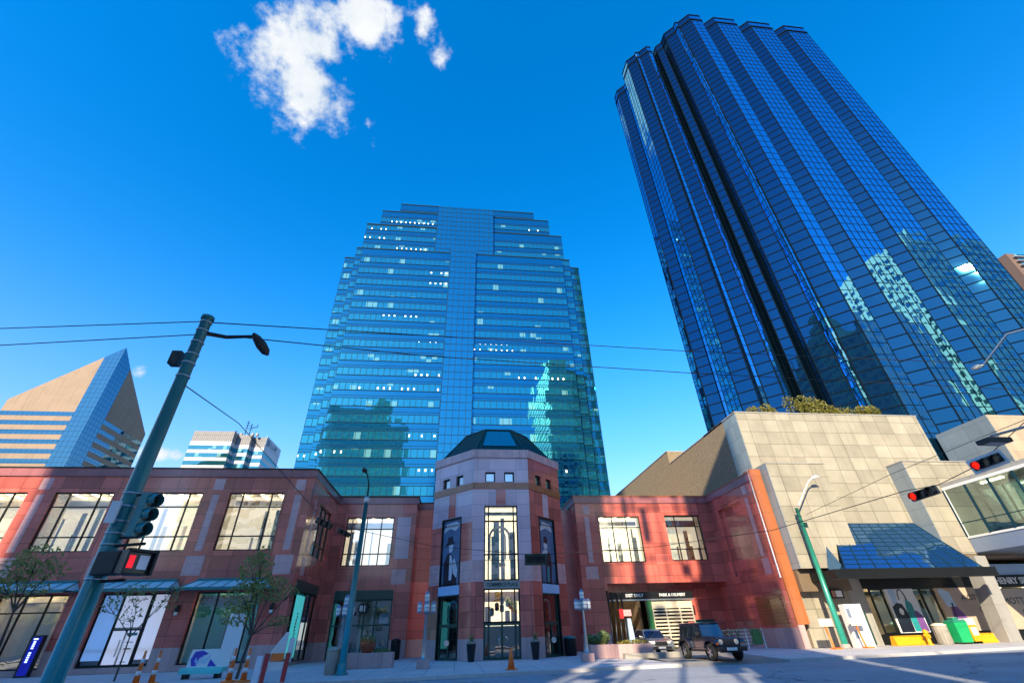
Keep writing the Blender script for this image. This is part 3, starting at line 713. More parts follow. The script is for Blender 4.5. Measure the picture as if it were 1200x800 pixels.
# ------------------------------------------------------------------ right of it: parking wing
B3 = thing('parking_wing', 'red granite wing with a wide garage opening and bronze corner pier, right of the rotunda', 'building', (20,49,0))
A, B = (12.3,49), (27.4,49)
w = MB(); facade(w, A, B, 5.5, 13.2, [(2.4,6.95,7.4,11.85),(9.8,13.8,7.5,11.95)], .4)
facade(w, A, (14.8,49), 1.36, 5.5); facade(w, (12.3,53), A, 1.36, 13.2)
facade(w, (14.8,49), (14.8,51.2), 1.36, 5.5)
facade(w, (23.4,51.2), (27.4,51.2), 0, 5.5, [(.6,3.0,.1,2.3)], .5)
facade(w, (14.8,51.2), (23.4,51.2), 4.75, 5.5)
w.face([(14.8,49,5.5),(14.8,51.2,5.5),(27.4,51.2,5.5),(27.4,49,5.5)])
AR, BR = (27.4,51.2), (27.4,40.0)          # seen from the left: far end first
facade(w, AR, BR, 1.42, 13.3, [(4.0,8.3,5.75,12.0)], .3)
u, n, L = frame_of(AR, BR); fquad(w, AR,u,n, 4.0,8.3,-.3,5.75,12.0)
w.build('wall', M['granite'], B3)
p = MB(); facade(p, A, (14.8,49), 0, 1.36); facade(p, (12.3,53), A, 0, 1.36); p.build('plinth', M['plinth'], B3)
p = MB(); facade(p, AR, BR, 0, 1.42); p.build('plinth', M['plinth'], B3)
p = MB(); p.prism([(12.18,48.88),(27.28,48.88),(27.28,39.95),(28.5,39.95),(28.5,70),(12.18,70)], 13.2, 13.9); p.build('parapet', M['granite_dark'], B3)
p = MB(); p.prism([(12.1,48.8),(27.2,48.8),(27.2,39.9),(28.5,39.9),(28.5,70),(12.1,70)], 13.9, 13.98); p.build('coping', M['copper'], B3)
window(B3, A, B, (2.4,6.95,7.4,11.85), (.33,.33,.33), (.25,.5,.25), inset=.15, wall='lobbywall')
window(B3, A, B, (9.8,13.8,7.5,11.95), (.3,.55,.15), (.25,.5,.25), inset=.3, light=False)
u2, n2, L2 = frame_of(A, B)
tile(B3, A,u2,n2, .9,1.4,7.4,11.8); tile(B3, A,u2,n2, .5,1.75,5.9,7.05); tile(B3, A,u2,n2, .85,1.55,12.1,13.0)
tile(B3, AR,u,n, 9.2,9.75,6.9,12.0,'pink'); tile(B3, AR,u,n, 9.1,10.1,5.4,6.7); tile(B3, AR,u,n, 9.2,9.9,12.3,13.1)
v = MB(); 
for i in range(9): fbox(v, AR,u,n, 6.4,10.2,.0,.07,1.7+i*.24,1.83+i*.24)
fbox(v, AR,u,n, 8.2,8.3,.0,.08,1.6,3.8); v.build('louvred_vent', M['copper'], B3)
c = MB(); c.box(27.42,28.46,39.86,41,1.62,14.2); c.build('bronze_pier', M['copper'], B3)
c = MB(); c.box(27.42,27.95,39.9,41,0,1.62); c.build('pier_base', M['plinth'], B3)
c = MB(); c.tube([(27.3,40.05,5.0),(27.3,40.05,14.2)], .06, 8); c.build('downpipe', M['white'], B3)
# garage mouth
hd = MB(); hd.box(14.82,23.4,48.95,49.2,4.1,4.72); hs = hd.build('garage_header', M['dark'], B3)
text('lettering', 'EXIT ONLY', 'white', hs, (17.4,48.94,4.42), .36, ext=.01, offset=.012); text('lettering', 'PARK & DELIVERY', 'white', hs, (21.3,48.94,4.42), .34, ext=.01, offset=.012)
hd = MB(); hd.box(14.82,23.4,48.9,49.2,3.98,4.1); hd.build('header_trim', M['steel'], hs)
gr = MB()
gr.box(14.82,14.9,49.5,62,0,5.4); gr.box(14.9,23.4,61.8,62,0,5.4); gr.box(23.4,23.5,51.3,62,0,5.4); gr.box(14.8,23.4,51.3,62,4.76,4.9); gr.box(18.55,18.75,51.4,62,0,4.7)
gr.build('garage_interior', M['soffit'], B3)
lg = MB(); lg.box(16,16.15,52,61,4.62,4.72); lg.build('garage_light', M['lightstrip'], B3)
gp = MB(); gp.box(18.5,18.8,48.95,49.3,0,3.98); gp.box(18.8,19.0,49.0,49.25,0,3.98); gp.build('gate_post', M['greenlit'], B3)
gt = MB()
gt.box(19.05,23.2,49.1,49.16,3.3,3.95)
for i in range(11): gt.box(19.05,23.2,49.1,49.16,.15+i*.29,.29+i*.29)
for x in (19.05,20.4,21.8,23.1): gt.box(x,x+.1,49.06,49.2,.0,3.95)
gt.build('slatted_gate', M['louver'], B3)
bl = MB(); bl.box(24.0,26.4,51.55,51.65,.1,2.3); bl.build('service_door', M['teal'], B3)

# ------------------------------------------------------------------ right: limestone mall block
B4 = thing('limestone_building', 'cream limestone block with blank panelled walls and planted roof edge, right of the bronze pier', 'building', (40,45,0))
w = MB()
facade(w, (28.62,41), (49.9,41), 9.2, 20.6); facade(w, (49.9,41), (49.9,48), 9.2, 20.6)
w.face([(28.62,41,20.6),(49.9,41,20.6),(49.9,48,20.6),(28.62,48,20.6)])
w.box(28.62,34.5,38.9,41.0,5.55,14.45,skip='kb')
w.box(28.5,33.2,40.3,41.5,0,5.4)
w.build('wall', M['beige'], B4)
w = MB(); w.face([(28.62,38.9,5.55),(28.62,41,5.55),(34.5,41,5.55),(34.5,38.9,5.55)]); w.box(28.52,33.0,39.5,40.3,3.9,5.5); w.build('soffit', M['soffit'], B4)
w = MB(); w.box(28.56,28.62,38.9,41.0,5.55,14.45); w.box(28.56,28.62,41.02,43.6,14,20.6); w.build('side_panel', M['side_shade'], B4)
w = MB(); w.box(28.57,44,43.62,58.2,13.9,20.6,skip='b'); w.box(28.57,44,58.2,84,13.9,22.4,skip='b'); w.build('rear_wall', M['roughwall'], B4)
w = MB(); w.box(28.5,49.95,40.95,48,20.6,20.72); w.box(28.5,44,43.6,58.2,20.6,20.7); w.box(28.5,44,58.2,84,22.4,22.5); w.box(28.55,34.55,38.85,41,14.45,14.53); w.build('coping', M['grey_stone'], B4)
# projecting block with the pedway
w = MB()
w.box(43.3,80,39.1,41.6,6.5,14.85,skip='b'); w.build('projecting_wall', M['beige'], B4)
w = MB(); w.box(43.24,43.3,39.1,41.0,6.0,14.85); w.build('side_panel', M['side_shade'], B4)  # thin skin that colours the left-facing side as shaded
w = MB(); w.box(43.2,80,39.04,41.6,14.85,14.95); w.build('coping', M['grey_stone'], B4)
w = MB(); w.box(43.3,80,39.15,44,6.3,6.5); w.build('soffit', M['soffit'], B4)
w = MB(); w.box(60.4,95,42,48.5,14.9,21.5,skip='b'); w.build('rear_block', M['beige2'], B4)
w = MB(); w.box(60.34,60.4,42,48.5,14.9,21.5); w.build('side_panel', M['side_shade'], B4)
# sloped glass canopy over the shop
c = MB()
T0, T1, E0, E1 = (34.55,40.98,9.45), (43.2,40.98,9.45), (30.9,36.9,5.25), (43.3,36.9,5.25)
mid0 = (34.55,38.88,7.2)
c.face([E0,E1,T1,T0]); c.face([(30.9,38.88,5.25),E0,(31.6,38.88,7.25)]); 
cg = c.build('glass_canopy', M['canopyglass'], B4)
f = MB()
L_ = lambda P, Q, t: tuple(P[i]+(Q[i]-P[i])*t for i in range(3))
for i in range(10):
    t = i/9; f.tube([L_(E0,E1,t), L_(T0,T1,t)], .05, 5)
for i in range(12):
    t = i/11; f.tube([L_(E0,T0,t), L_(E1,T1,t)], .035, 4)
f.build('glazing_bar', M['bluemull'], cg)
f = MB(); f.box(29.6,44.0,36.5,36.95,4.55,5.22); f.box(29.6,30.1,36.95,40.3,4.55,5.2); f.build('fascia', M['dark'], B4)
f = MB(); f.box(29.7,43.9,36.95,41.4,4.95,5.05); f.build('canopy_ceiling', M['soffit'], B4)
f = MB(); f.box(33.3,46.5,41.3,41.45,4.1,4.95); f.build('shop_fascia', M['dark'], B4)
f = MB(); f.box(33.2,34.9,40.6,41.5,0,4.9); f.build('column', M['grey_stone'], B4)

f = MB(); f.hexa([(44.3,38.7,0),(45.5,38.7,0),(45.5,39.9,0),(44.3,39.9,0),(45.2,38.7,6.3),(46.3,38.7,6.3),(46.3,39.9,6.3),(45.2,39.9,6.3)]); f.build('raking_column', M['grey_stone'], B4)
# shop front
SA, SB = (34.9,41.45), (47.6,41.45); u, n, L = frame_of(SA, SB)
sf = MB(); sf.box(34.9,60,41.46,41.7,0,.75); sf.build('stall_riser', M['dark'], B4)
ws = window(B4, SA, SB, (1.2,12.6,.75,4.1), (1,1.6,1.5,1,1.6,1.5,1.2), (1,), inset=.0, bar=.12, glass='shopglass', room=2, light=True, wall='offwhite', name='shop_window')
def pan(nm, a0, a1, z0, z1, mat, d=.09, o=ws):
    b = MB(); fbox(b, SA,u,n, a0,a1,d-.02,d,z0,z1); return b.build(nm, M[mat], o)
pan('fashion_poster', 2.6,5.4,.8,4.05,'paperwhite')
def shp2(nm, pts, mat, d):
    m_ = MB(); m_.face([fp(SA,u,n,x,d+.18,z) for x, z in pts]); m_.build(nm, M[mat], ws)
shp2('printed_bag', [(2.75,.85),(4.0,.85),(4.05,2.2),(3.8,2.9),(3.3,3.0),(2.8,2.7)], 'ink', -.07)
shp2('printed_arm', [(3.0,2.9),(3.5,2.95),(3.6,4.0),(2.95,4.0)], 'paleblue', -.072)
shp2('printed_mark', [(3.35,2.1),(3.6,2.1),(3.7,2.4),(3.55,2.62),(3.35,2.55),(3.25,2.3)], 'white', -.065)
shp2('printed_jacket', [(4.05,.9),(4.7,.85),(4.75,2.9),(4.3,3.3),(4.05,2.6)], 'tealprint', -.068)
shp2('printed_coat', [(4.6,.85),(5.35,.85),(5.3,2.0),(4.9,2.4),(4.65,2.3)], 'purple', -.066)
b_ = MB(); b_.tube([fp(SA,u,n,4.05+.35*math.cos(t),.12,3.2+.8*math.sin(t)) for t in [math.pi*i/10 for i in range(11)]], .04, 5); b_.build('printed_handle', M['ink'], ws)
pan('city_poster', 7.6,12.5,.8,4.05,'posterbeige')
shp2('printed_suit', [(8.0,.85),(9.9,.85),(9.4,2.0),(9.0,2.6),(8.4,2.6)], 'purple', -.07)
shp2('printed_shirt', [(8.1,2.6),(9.0,2.6),(8.9,3.7),(8.2,4.0),(7.8,3.9)], 'paleblue', -.068)
shp2('printed_lapel', [(8.3,1.2),(8.45,1.2),(8.75,2.9),(8.6,2.9)], 'ink', -.066)
text('lettering', 'A CITY', 'ink', ws, fp(SA,u,n,10.8,.11,3.25), .62, ext=.004); text('lettering', 'CI', 'ink', ws, fp(SA,u,n,11.4,.11,2.3), .62, ext=.004)
S2A, S2B = (47.6,41.45), (62,41.45)
b_ = MB(); b_.box(47.0,62,41.25,41.44,4.0,4.95); nb = b_.build('shop_sign', M['dark'], B4)
text('lettering', 'HENRY SINGER', 'white', nb, (51.4,41.24,4.5), .72, ext=.02, offset=.02)
b_ = MB(); b_.box(47.6,62,41.4,41.44,5.0,5.9); b_.build('clerestory', M['paleblue'], B4)
w5 = window(B4, S2A, S2B, (.4,12,.75,3.95), (1,1,1), (1,), inset=.02, glass='shopglass', room=2, wall='offwhite', name='shop_window')
b_ = MB(); b_.box(48.1,59,41.36,41.4,.8,3.9); b_.build('motto_poster', M['posterbeige'], w5)
text('lettering', 'MOTTO', 'ink', w5, (50.2,41.35,2.9), .75, ext=.004); text('lettering', 'ST', 'ink', w5, (50.6,41.35,1.95), .75, ext=.004)
ud = MB(); ud.box(28.5,80,44.0,44.2,0,9.2); ud.build('inner_wall', M['dark'], B4)
es = MB(); es.box(33.2,34.0,40.25,40.32,.1,2.4); es.build('service_door', M['greenframe'], B4)
es = MB(); es.box(30.8,31.9,39.3,39.5,3.35,4.0); xs_ = es.build('projecting_sign', M['dark'], B4)
es = MB(); es.box(31.2,31.75,39.27,39.3,3.45,3.9); es.build('sign_face', M['white'], xs_)
es = MB(); es.box(30.86,31.12,39.27,39.3,3.45,3.9); es.build('sign_panel', M['copper'], xs_)
# pedway
B5 = thing('glass_footbridge', 'glazed pedway bridge with pale blue lower fascia crossing above the street at right', 'footbridge', (48,24,6.5))
f = MB(); f.box(46,50,8,39.05,6.6,7.75); f.build('lower_fascia', M['bluefascia'], B5)
f = MB(); f.box(45.94,46.06,8,39.05,7.75,7.92); f.box(45.94,46.06,8,39.05,12.0,12.25); f.box(49.94,50.06,8,39.05,12.0,12.25); f.box(45.94,46.06,38.9,39.05,7.9,12.0); f.build('white_rail', M['white'], B5)
f = MB(); f.box(46.0,50,8,39.05,12.25,12.6); f.build('roof', M['grey_stone'], B5)
gl = MB(); gl.face([(46,39,7.9),(46,8,7.9),(46,8,12),(46,39,12)]); gl.face([(50,8,7.9),(50,39,7.9),(50,39,12),(50,8,12)]); gg = gl.build('bridge_glazing', M['bridgeglass'], B5)
f = MB()
for i in range(15):
    y = 39-(i+.0)*2.1; f.box(45.9,46.06,y-.06,y+.06,7.9,12.0); f.box(49.94,50.06,y-.06,y+.06,7.9,12.0)
f.box(45.95,46.04,8,39,9.0,9.06); f.build('glazing_mullion', M['bluemull'], gg)
f = MB(); f.box(46.2,49.8,8,39,7.76,7.8); f.box(49.2,49.6,8,39,7.8,8.9); f.build('walkway', M['soffit'], B5)
f = MB()
for i in range(7): f.box(47.9,48.1,11+i*4,13+i*4,12.1,12.2)
f.build('ceiling_light', M['lightstrip'], B5)
f = MB()
for i in range(8): f.box(49.3,49.6,9+i*4,9.4+i*4,7.8,12)
f.build('inner_column', M['steel'], B5)
# ------------------------------------------------------------------ middle tower
def grid_bars(mb, A, B, z0, z1, du, dz, w=.09, d=.07, hz=True, hw=None):
    u, n, L = frame_of(A, B); k = max(1, round(L/du))
    for i in range(k+1):
        a = min(max(L*i/k, w/2), L-w/2); fbox(mb, A,u,n, a-w/2,a+w/2,-.02,d,z0,z1)
    if hz:
        hw = hw or w; z = z0
        while z <= z1+.01: fbox(mb, A,u,n, 0,L,-.02,d*.8,z-hw/2,z+hw/2); z += dz
M['tw_win'] = mirror_glass('tower_window', (.055,.36,.46), (.008,.12,.18), .58, 1.45, 2.0, .02, .006, .25, lit=.13, blind=.06, blindcol=(.16,.42,.44), ov=-1.0)
M['tw_sp'] = mirror_glass('tower_spandrel', (.035,.26,.43), (.004,.07,.13), .58, 2.9, 2.15, .012, .008, .2)
M['tw_grid'] = mirror_glass('tower_grid', (.05,.32,.49), (.006,.09,.15), .58, 1.5, 2.07, .014, .006, .3)
T = thing('stepped_office_tower', 'blue mirror glass office tower with stepped crown and banded floors behind the rotunda', 'tower', (0,120,0))
FH = 4.15; Z0 = 13.6
def bands(x0, x1, yf, zlo, zhi, yb=130):
    k_ = yf/100; x0, x1, zhi = x0*k_, x1*k_, 1.6+(zhi-1.6)*k_
    b = MB(); b.box(x0,x1,yf,yb,zlo,zhi); b.build('spandrel_wall', M['tw_sp'], T)
    k0 = 0
    while Z0+k0*FH < zlo: k0 += 1
    z = Z0+k0*FH
    mu = MB()
    while z+3.0 < zhi:
        w = MB(); fquad(w, (x0,yf), Vector((1,0,0)), Vector((0,-1,0)), .1, x1-x0-.1, .06, z+.8, z+2.8)
        w.build('window_band', M['tw_win'], T)
        nn = max(1, round((x1-x0)/1.45))
        for i in range(nn+1):
            x = x0+.1+(x1-x0-.2)*i/nn; mu.box(x-.05,x+.05,yf-.1,yf,z+.8,z+2.8,skip='kbt')
        mu.box(x0,x1,yf-.13,yf,z+.7,z+.82); mu.box(x0,x1,yf-.13,yf,z+2.78,z+2.9); mu.box(x0,x1,yf-.06,yf,z+3.48,z+3.56)
        z += FH
    mu.box(x0-.05,x1+.05,yf-.15,yf,zhi-.25,zhi+.05)
    mu.build('mullion', M['bluemull'], T)
def gridw(x0, x1, yf, zlo, zhi, yb=130):
    k_ = yf/100; x0, x1, zhi = x0*k_, x1*k_, 1.6+(zhi-1.6)*k_
    b = MB(); b.box(x0,x1,yf,yb,zlo,zhi); o = b.build('centre_bay', M['tw_grid'], T)
    g = MB(); grid_bars(g, (x0,yf),(x1,yf), zlo, zhi, 1.5, FH/2, .09, .08); g.build('mullion_grid', M['bluemull'], o)
bands(-31.6,-5.7,100,5,98.8); bands(2.0,28.8,100,5,98.8)
bands(-36,-30,103,5,94.6); bands(27,33.6,103,5,95.4)
bands(-33.3,-30.5,101.6,5,98.8); bands(28,31,101.6,5,98.6)
gridw(-5.7,2.0,98.9,5,100.4); gridw(-10.5,7.3,101.8,98,119.4)
bands(-31.9,-10.5,103,98.8,109.2); bands(7.3,29.4,103,98.8,108.8)
bands(-28,-10.5,103.3,109.2,115.5); bands(7.3,25.6,103.3,108.8,115.7)
bands(-22.6,-10.5,103.8,115.5,119.2); bands(7.3,20.8,103.8,115.7,119.0)
a = MB(); a.tube([(-10,106,119),(-10,106,122)], .12, 6); a.tube([(-8.6,106,119),(-8.6,106,120.6)], .2, 6); a.build('antenna', M['dark'], T)

# ------------------------------------------------------------------ right tower: serrated plan
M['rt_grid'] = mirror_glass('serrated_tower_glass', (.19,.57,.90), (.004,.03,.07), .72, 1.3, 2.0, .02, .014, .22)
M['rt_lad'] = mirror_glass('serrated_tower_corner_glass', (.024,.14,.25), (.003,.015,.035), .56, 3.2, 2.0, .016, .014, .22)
M['rt_shaded'] = mirror_glass('shaded_recess_glass', (.05,.14,.22), (.002,.008,.014), .3, 1.3, 2.0, .012, .012, .22)  # tower glass darkened, the recess's self-reflection put into the colour
RT = thing('serrated_glass_tower', 'tall dark blue mirror glass tower with serrated vertical bays, behind the limestone block', 'tower', (70,72,0))
P = [(60,96),(45.1,74),(45,71.5),(46.8,69.7),(47.3,68.4),(45.2,66.3),(45.2,62.6),(47.2,60.6),(47.2,59.9),(48,59.9),(49.8,58.1),
     (51.0,58.1),(51.0,60.2),(52.6,60.2),(52.6,57.9),(53.8,56.7),(53.8,54.4),(55.8,52.4),(55.8,51.2),(56.6,51.2),(58.8,49),(61.9,49),(64.0,51.1),(66.2,49),(72.3,49),(74.4,51.1),(76.5,49),(82.9,49),(85.2,51.1),(87.5,49),(93.6,49),(96.2,51.6),(96.2,96)]
ZT = 146
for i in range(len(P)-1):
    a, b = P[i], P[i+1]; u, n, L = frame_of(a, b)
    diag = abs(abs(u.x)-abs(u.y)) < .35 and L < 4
    g = MB(); fquad(g, a,u,n, 0,L,0,10,ZT); o = g.build('glass_bay', M['rt_lad' if diag else 'rt_shaded' if a in ((52.6,60.2),(53.8,56.7)) else 'rt_grid'], RT)
    vis = n.x*(-a[0])+n.y*(-a[1]) > 0
    if not vis: continue
    m_ = MB()
    if diag: grid_bars(m_, a, b, 14, ZT-3.2, 99, 2.0, .12, .09, True, .16)
    else: grid_bars(m_, a, b, 14, ZT-3.2, 1.3 if L > 2 else 1.0, 2.0, .07, .05, True, .07)
    m_.build('mullion_grid', M['mullion'], o)
c = MB()
for i in range(len(P)-1):
    a, b = P[i], P[i+1]; u, n, L = frame_of(a, b); fbox(c, a,u,n, -.05,L+.05,-.3,.16,ZT-3.0,ZT-2.6); fbox(c, a,u,n, -.05,L+.05,-.4,.12,ZT-.2,ZT+.15)
c.build('parapet_trim', M['mullion'], RT)
r = MB(); r.prism(P[::1], ZT-.5, ZT-.1); r.build('roof', M['dark'], RT)

# ------------------------------------------------------------------ far left: wedge-roofed building
M['pyr_stone'] = stone('tan_concrete', (.29,.205,.14), 4, 3, .05, rough=.7, var=.1, jcol=.8, coat=0)
M['pyr_glass'] = mirror_glass('blue_strip_glass', (.18,.34,.44), (.01,.07,.12), .55, 1.5, 1.7, .012, .006, j=.08)
PY = thing('wedge_roof_building', 'tan concrete and blue glass office building with a steep diagonal wedge roof at far left', 'building', (-136,165,0))
xe, ye = -122, 150
w = MB()
# left face (x from -149.5 to the glass corner), right face back along y
w.face([(-149.4,ye,0),(-127.4,ye,0),(-127.4,ye,87.2),(-149.4,ye,70.2)]); w.face([(xe,156.2,0),(xe,178,0),(xe,178,69.5),(xe,156.2,86.2)])
w.face([(-149.4,ye,70.2),(-127.4,ye,87.2),(xe,ye,91.5),(xe,156.2,86.2),(xe,178,69.5),(-149.4,178,60)])
w.face([(-149.4,178,0),(-149.4,ye,0),(-149.4,ye,70.2),(-149.4,178,60)])
w.build('wall', M['pyr_stone'], PY)
gq = MB(); gq.face([(-127.4,ye-.02,0),(xe,ye-.02,0),(xe,ye-.02,91.5),(-127.4,ye-.02,87.2)]); gq.face([(xe+.02,ye,0),(xe+.02,156.2,0),(xe+.02,156.2,86.2),(xe+.02,ye,91.5)])
gq.build('corner_glazing', M['pyr_glass'], PY)
for k_ in range(14):
    z = 64.7-3.15*k_
    b = MB(); b.face([(-149.4,ye-.04,z),(-127.4,ye-.04,z),(-127.4,ye-.04,z+1.5),(-149.4,ye-.04,z+1.5)]); b.face([(xe+.04,156.2,z),(xe+.04,178,z),(xe+.04,178,z+1.5),(xe+.04,156.2,z+1.5)])
    b.build('window_band', M['pyr_glass'], PY)

# ------------------------------------------------------------------ left: white banded tower
M['wb'] = plain('white_cladding', (.44,.46,.49), .5, var=.06)
M['wbg'] = mirror_glass('teal_band_glass', (.16,.45,.50), (.01,.08,.10), .5, 1.5, 1.8, .012, .004, blind=.2)
M['wbt'] = stone('grey_louvre', (.24,.23,.235), .8, 6, .15, rough=.6, var=.1)
WT = thing('white_banded_tower', 'white office tower with teal window bands and rooftop aerials behind the shop building', 'tower', (-104,212,0))
segs = [((-117.7,200),(-100.8,200)),((-100.8,200),(-100.8,204)),((-100.8,204),(-95,204)),((-95,204),(-95,207)),((-95,207),(-89.6,207)),((-89.6,207),(-89.6,226))]
bd = MB(); tp = MB()
for a, b in segs:
    u, n, L = frame_of(a, b); side = a[0] == -89.6 and b[0] == -89.6
    fquad(bd, a,u,n, 0,L,0,0,76.6 if side else 75.2)
    if not side: fquad(tp, a,u,n, 0,L,0,75.2,79.9)
bd.face([(-117.7,200,79.9),(-100.8,200,79.9),(-100.8,204,79.9),(-95,204,79.9),(-95,207,79.9),(-89.6,207,79.9),(-89.6,226,79.9),(-117.7,226,79.9)])
bd.face([(-117.7,226,0),(-117.7,200,0),(-117.7,200,79.9),(-117.7,226,79.9)])
bd.build('wall', M['wb'], WT); tp.build('plant_storey', M['wbt'], WT)
for k_ in range(8):
    z = 71.5-3.4*k_; b_ = MB()
    for a, b in segs:
        u, n, L = frame_of(a, b); side = a[0] == -89.6 and b[0] == -89.6
        fquad(b_, a,u,n, 0 if not side else 0,L,.05,z,z+(1.9 if not side else 1.3))
    b_.build('window_band', M['wbg'], WT)
sp = MB(); sp.box(-89.7,-89.5,207,226,76.6,80.6); so = sp.build('sign_parapet', M['wb'], WT)
b = MB(); b.box(-89.48,-89.4,208.6,211.6,76.9,79.6); b.build('sign_mark', M['ink'], so)
text('lettering', 'LUR', 'ink', so, (-89.45,217,78.3), 3.2, u=(0,1,0), ext=.05, width=8)
a = MB()
def mast(x, y, z, h):
    a.tube([(x,y,z),(x,y,z+h)], .18, 5)
    for k_ in range(3): a.tube([(x-.9,y,z+h*(.55+.17*k_)),(x+.9,y,z+h*(.55+.17*k_))], .09, 4)
mast(-99.2,206,79.9,7.5); mast(-97.4,206,79.9,6); a.tube([(-97.4,206,84),(-94.8,206,84.4)], .2, 5); a.tube([(-94.8,206,84.4),(-94.8,206,85.8)], .15, 5); mast(-103.5,206,79.9,2.6)
for x in (-104.5,-102.6,-101,-96,-94): a.box(x,x+.9,205,206,79.9,81.2)
a.build('aerial', M['dark'], WT)

# ------------------------------------------------------------------ far right: flats with balconies
M['flat_wall'] = plain('brown_render', (.16,.10,.075), .8)
FT = thing('balcony_flats', 'brown apartment tower with stacked balconies, mostly hidden behind the serrated glass tower', 'building', (240,150,0))
def _at(px, py, Y):
    d = fw*F_ + rt*(px-600) - up*(py-400); t = Y/d.y; return (d.x*t, Y, H_+d.z*t)
q = _at(1178,297,150)
b = MB(); b.box(q[0],q[0]+40,150,190,0,q[2]); b.build('wall', M['flat_wall'], FT)
for k_ in range(7):
    z = q[2]-3.2-3.1*k_
    b = MB(); b.box(q[0]+2,q[0]+9,148.4,150,z,z+.35); b.box(q[0]+11,q[0]+18,148.4,150,z,z+.35); o = b.build('balcony', M['wb'], FT)
    b = MB(); b.box(q[0]+2,q[0]+9,148.35,148.45,z+.35,z+1.4); b.box(q[0]+11,q[0]+18,148.35,148.45,z+.35,z+1.4); b.build('balustrade', M['wbg'], o)

# ------------------------------------------------------------------ the other side of the street (mirrored in the glass, shades the street)
M['ow'] = plain('pale_cladding', (.85,.83,.76), .6, var=.1)
M['ow2'] = plain('mint_cladding', (.86,.92,.66), .5, var=.1)
M['ow3'] = plain('dark_cladding', (.05,.06,.065), .5, var=.15)
M['og'] = mirror_glass('opposite_glass', (.5,.75,.78), (.02,.08,.09), .45, 1.6, 1.9, .015, .004, blind=.25)
M['od'] = mirror_glass('opposite_dark_glass', (.35,.5,.5), (.01,.03,.03), .4, 1.6, 1.9, .02, .004, blind=.15, blindcol=(.2,.3,.22))
def opposite(name, label, x0, x1, h, mat, gl, yf=-15, depth=30, fh=3.9, wz=(1.0,2.9), balc=None, bay=None, skew=True):
    t = thing(name, label, 'building', ((x0+x1)/2,yf-depth/2,0))
    sk = math.tan(R(24))*depth if skew else 0
    b = MB(); b.prism([(x0-sk,yf-depth),(x1-sk,yf-depth),(x1,yf),(x0,yf)], 0, h); b.build('wall', M[mat], t)
    w = MB(); m_ = MB(); z = 4
    A_, B_ = (x1,yf), (x0,yf); u, n, L = frame_of(A_, B_)
    while z+fh < h:
        if bay:
            x = 1.0
            while x+bay[0] < L: fquad(w, A_,u,n, x,x+bay[0],.05,z+wz[0],z+wz[1]); x += bay[1]
        else: fquad(w, A_,u,n, .6,L-.6,.05,z+wz[0],z+wz[1])
        if balc: fbox(m_, A_,u,n, balc[0],balc[1],0,1.3,z,z+.9)
        z += fh
    w.build('window_band', M[gl], t)
    if not skew:
        w = MB(); z = 4; A2_, B2_ = (x0,yf), (x0,yf-depth); u, n, L = frame_of(A2_, B2_)
        while z+fh < h:
            x = .8
            while x+2.4 < L: fquad(w, A2_,u,n, x,x+2.4,.05,z+wz[0],z+wz[1]); x += 3.6
            z += fh
        w.build('side_window_band', M['od'], t)
    if balc: m_.build('balcony', M['ow'], t)
    return t
opposite('opposite_office', 'pale office block with teal bands, mirrored at lower left of the stepped tower', -78,-56.1, 121, 'ow', 'og', yf=-60)
opposite('opposite_tower', 'taller pale tower across the street, seen mirrored left of centre in the stepped tower', -56.09,-44.1, 126, 'ow2', 'og', bay=(1.4,2.2), yf=-60)
opposite('opposite_block', 'lower stone block across the street beside the pale tower', -44.09,-32.8, 110, 'ow', 'og', bay=(2,3.2), yf=-60)
opposite('shade_block', 'narrow unseen block across the street, added to shade the parking wing return wall', -3.8,2.75, 52, 'ow', 'og', bay=(1.5,2.3))  # added out of view to keep sun off the return wall
opposite('mint_tower', 'mint coloured residential tower across the street, seen mirrored at lower right of the stepped tower', 54,70, 157, 'ow2', 'og', bay=(2.6,3.4), yf=-60, skew=False, depth=70)
opposite('balcony_tower', 'dark residential tower with pale balconies beside the mint tower across the street', 70.1,91, 152, 'ow3', 'od', balc=(3,19), wz=(.9,3.2), yf=-60)
opposite('dark_office', 'mint office with dark glass across the street, mirrored low in the serrated tower', 104,126, 76, 'ow2', 'od', skew=False)
opposite('cream_office', 'cream framed office tower across the street, mirrored at right in the serrated tower', 134,160, 92, 'ow', 'og', bay=(2.4,3.4), skew=False)
opposite('pale_highrise', 'tall pale tower farthest along the street, mirrored at the edge of the serrated tower', 176,240, 136, 'ow2', 'og', bay=(3,4), skew=False, depth=45)
opposite('low_row', 'low pale commercial row across the street facing the shop building', -63.5,-13.6, 13, 'ow', 'og', bay=(2.5,3.5))
opposite('low_shops', 'low brick shop row across the street under the sunlit gap', -12.2,-4.4, 11, 'ow', 'og')
opposite('low_hall', 'low flat-roofed hall across the street facing the parking wing', 3.3,34.6, 25, 'ow', 'og', bay=(3,4.2))
t = thing('dapple_frame', 'unseen steel lattice with scattered panels across the street, added to dapple the sunlight', 'shadow lattice', (-8.2,-16,11))  # added out of view to break the sun patch into dapples
rd = random.Random(21); f = MB()
for x in (-12.6,-10.2,-7.6,-5.2,-3.9): f.box(x-.07,x+.07,-16.2,-15.9,11,51)
for z in (14,19,26,33,39,44,49): f.box(-12.7,-3.9,-16.2,-15.9,z-.06,z+.06)
f.build('steel_frame', M['dark'], t)
for i in range(46):
    x = rd.uniform(-13,-4.6); z = rd.uniform(15,50.5); w_ = rd.uniform(.4,1.5); h_ = rd.choice((.5,.8,1.2,2.5,3.5))
    p_ = MB(); p_.box(x,x+w_,-16.3-.004*i,-16.22-.004*i,z,z+h_); p_.build('panel', M['ow'], t)
opposite('end_block', 'old stone block across the street facing the far left shops', -130,-64, 46, 'ow', 'og', bay=(1.6,2.8))
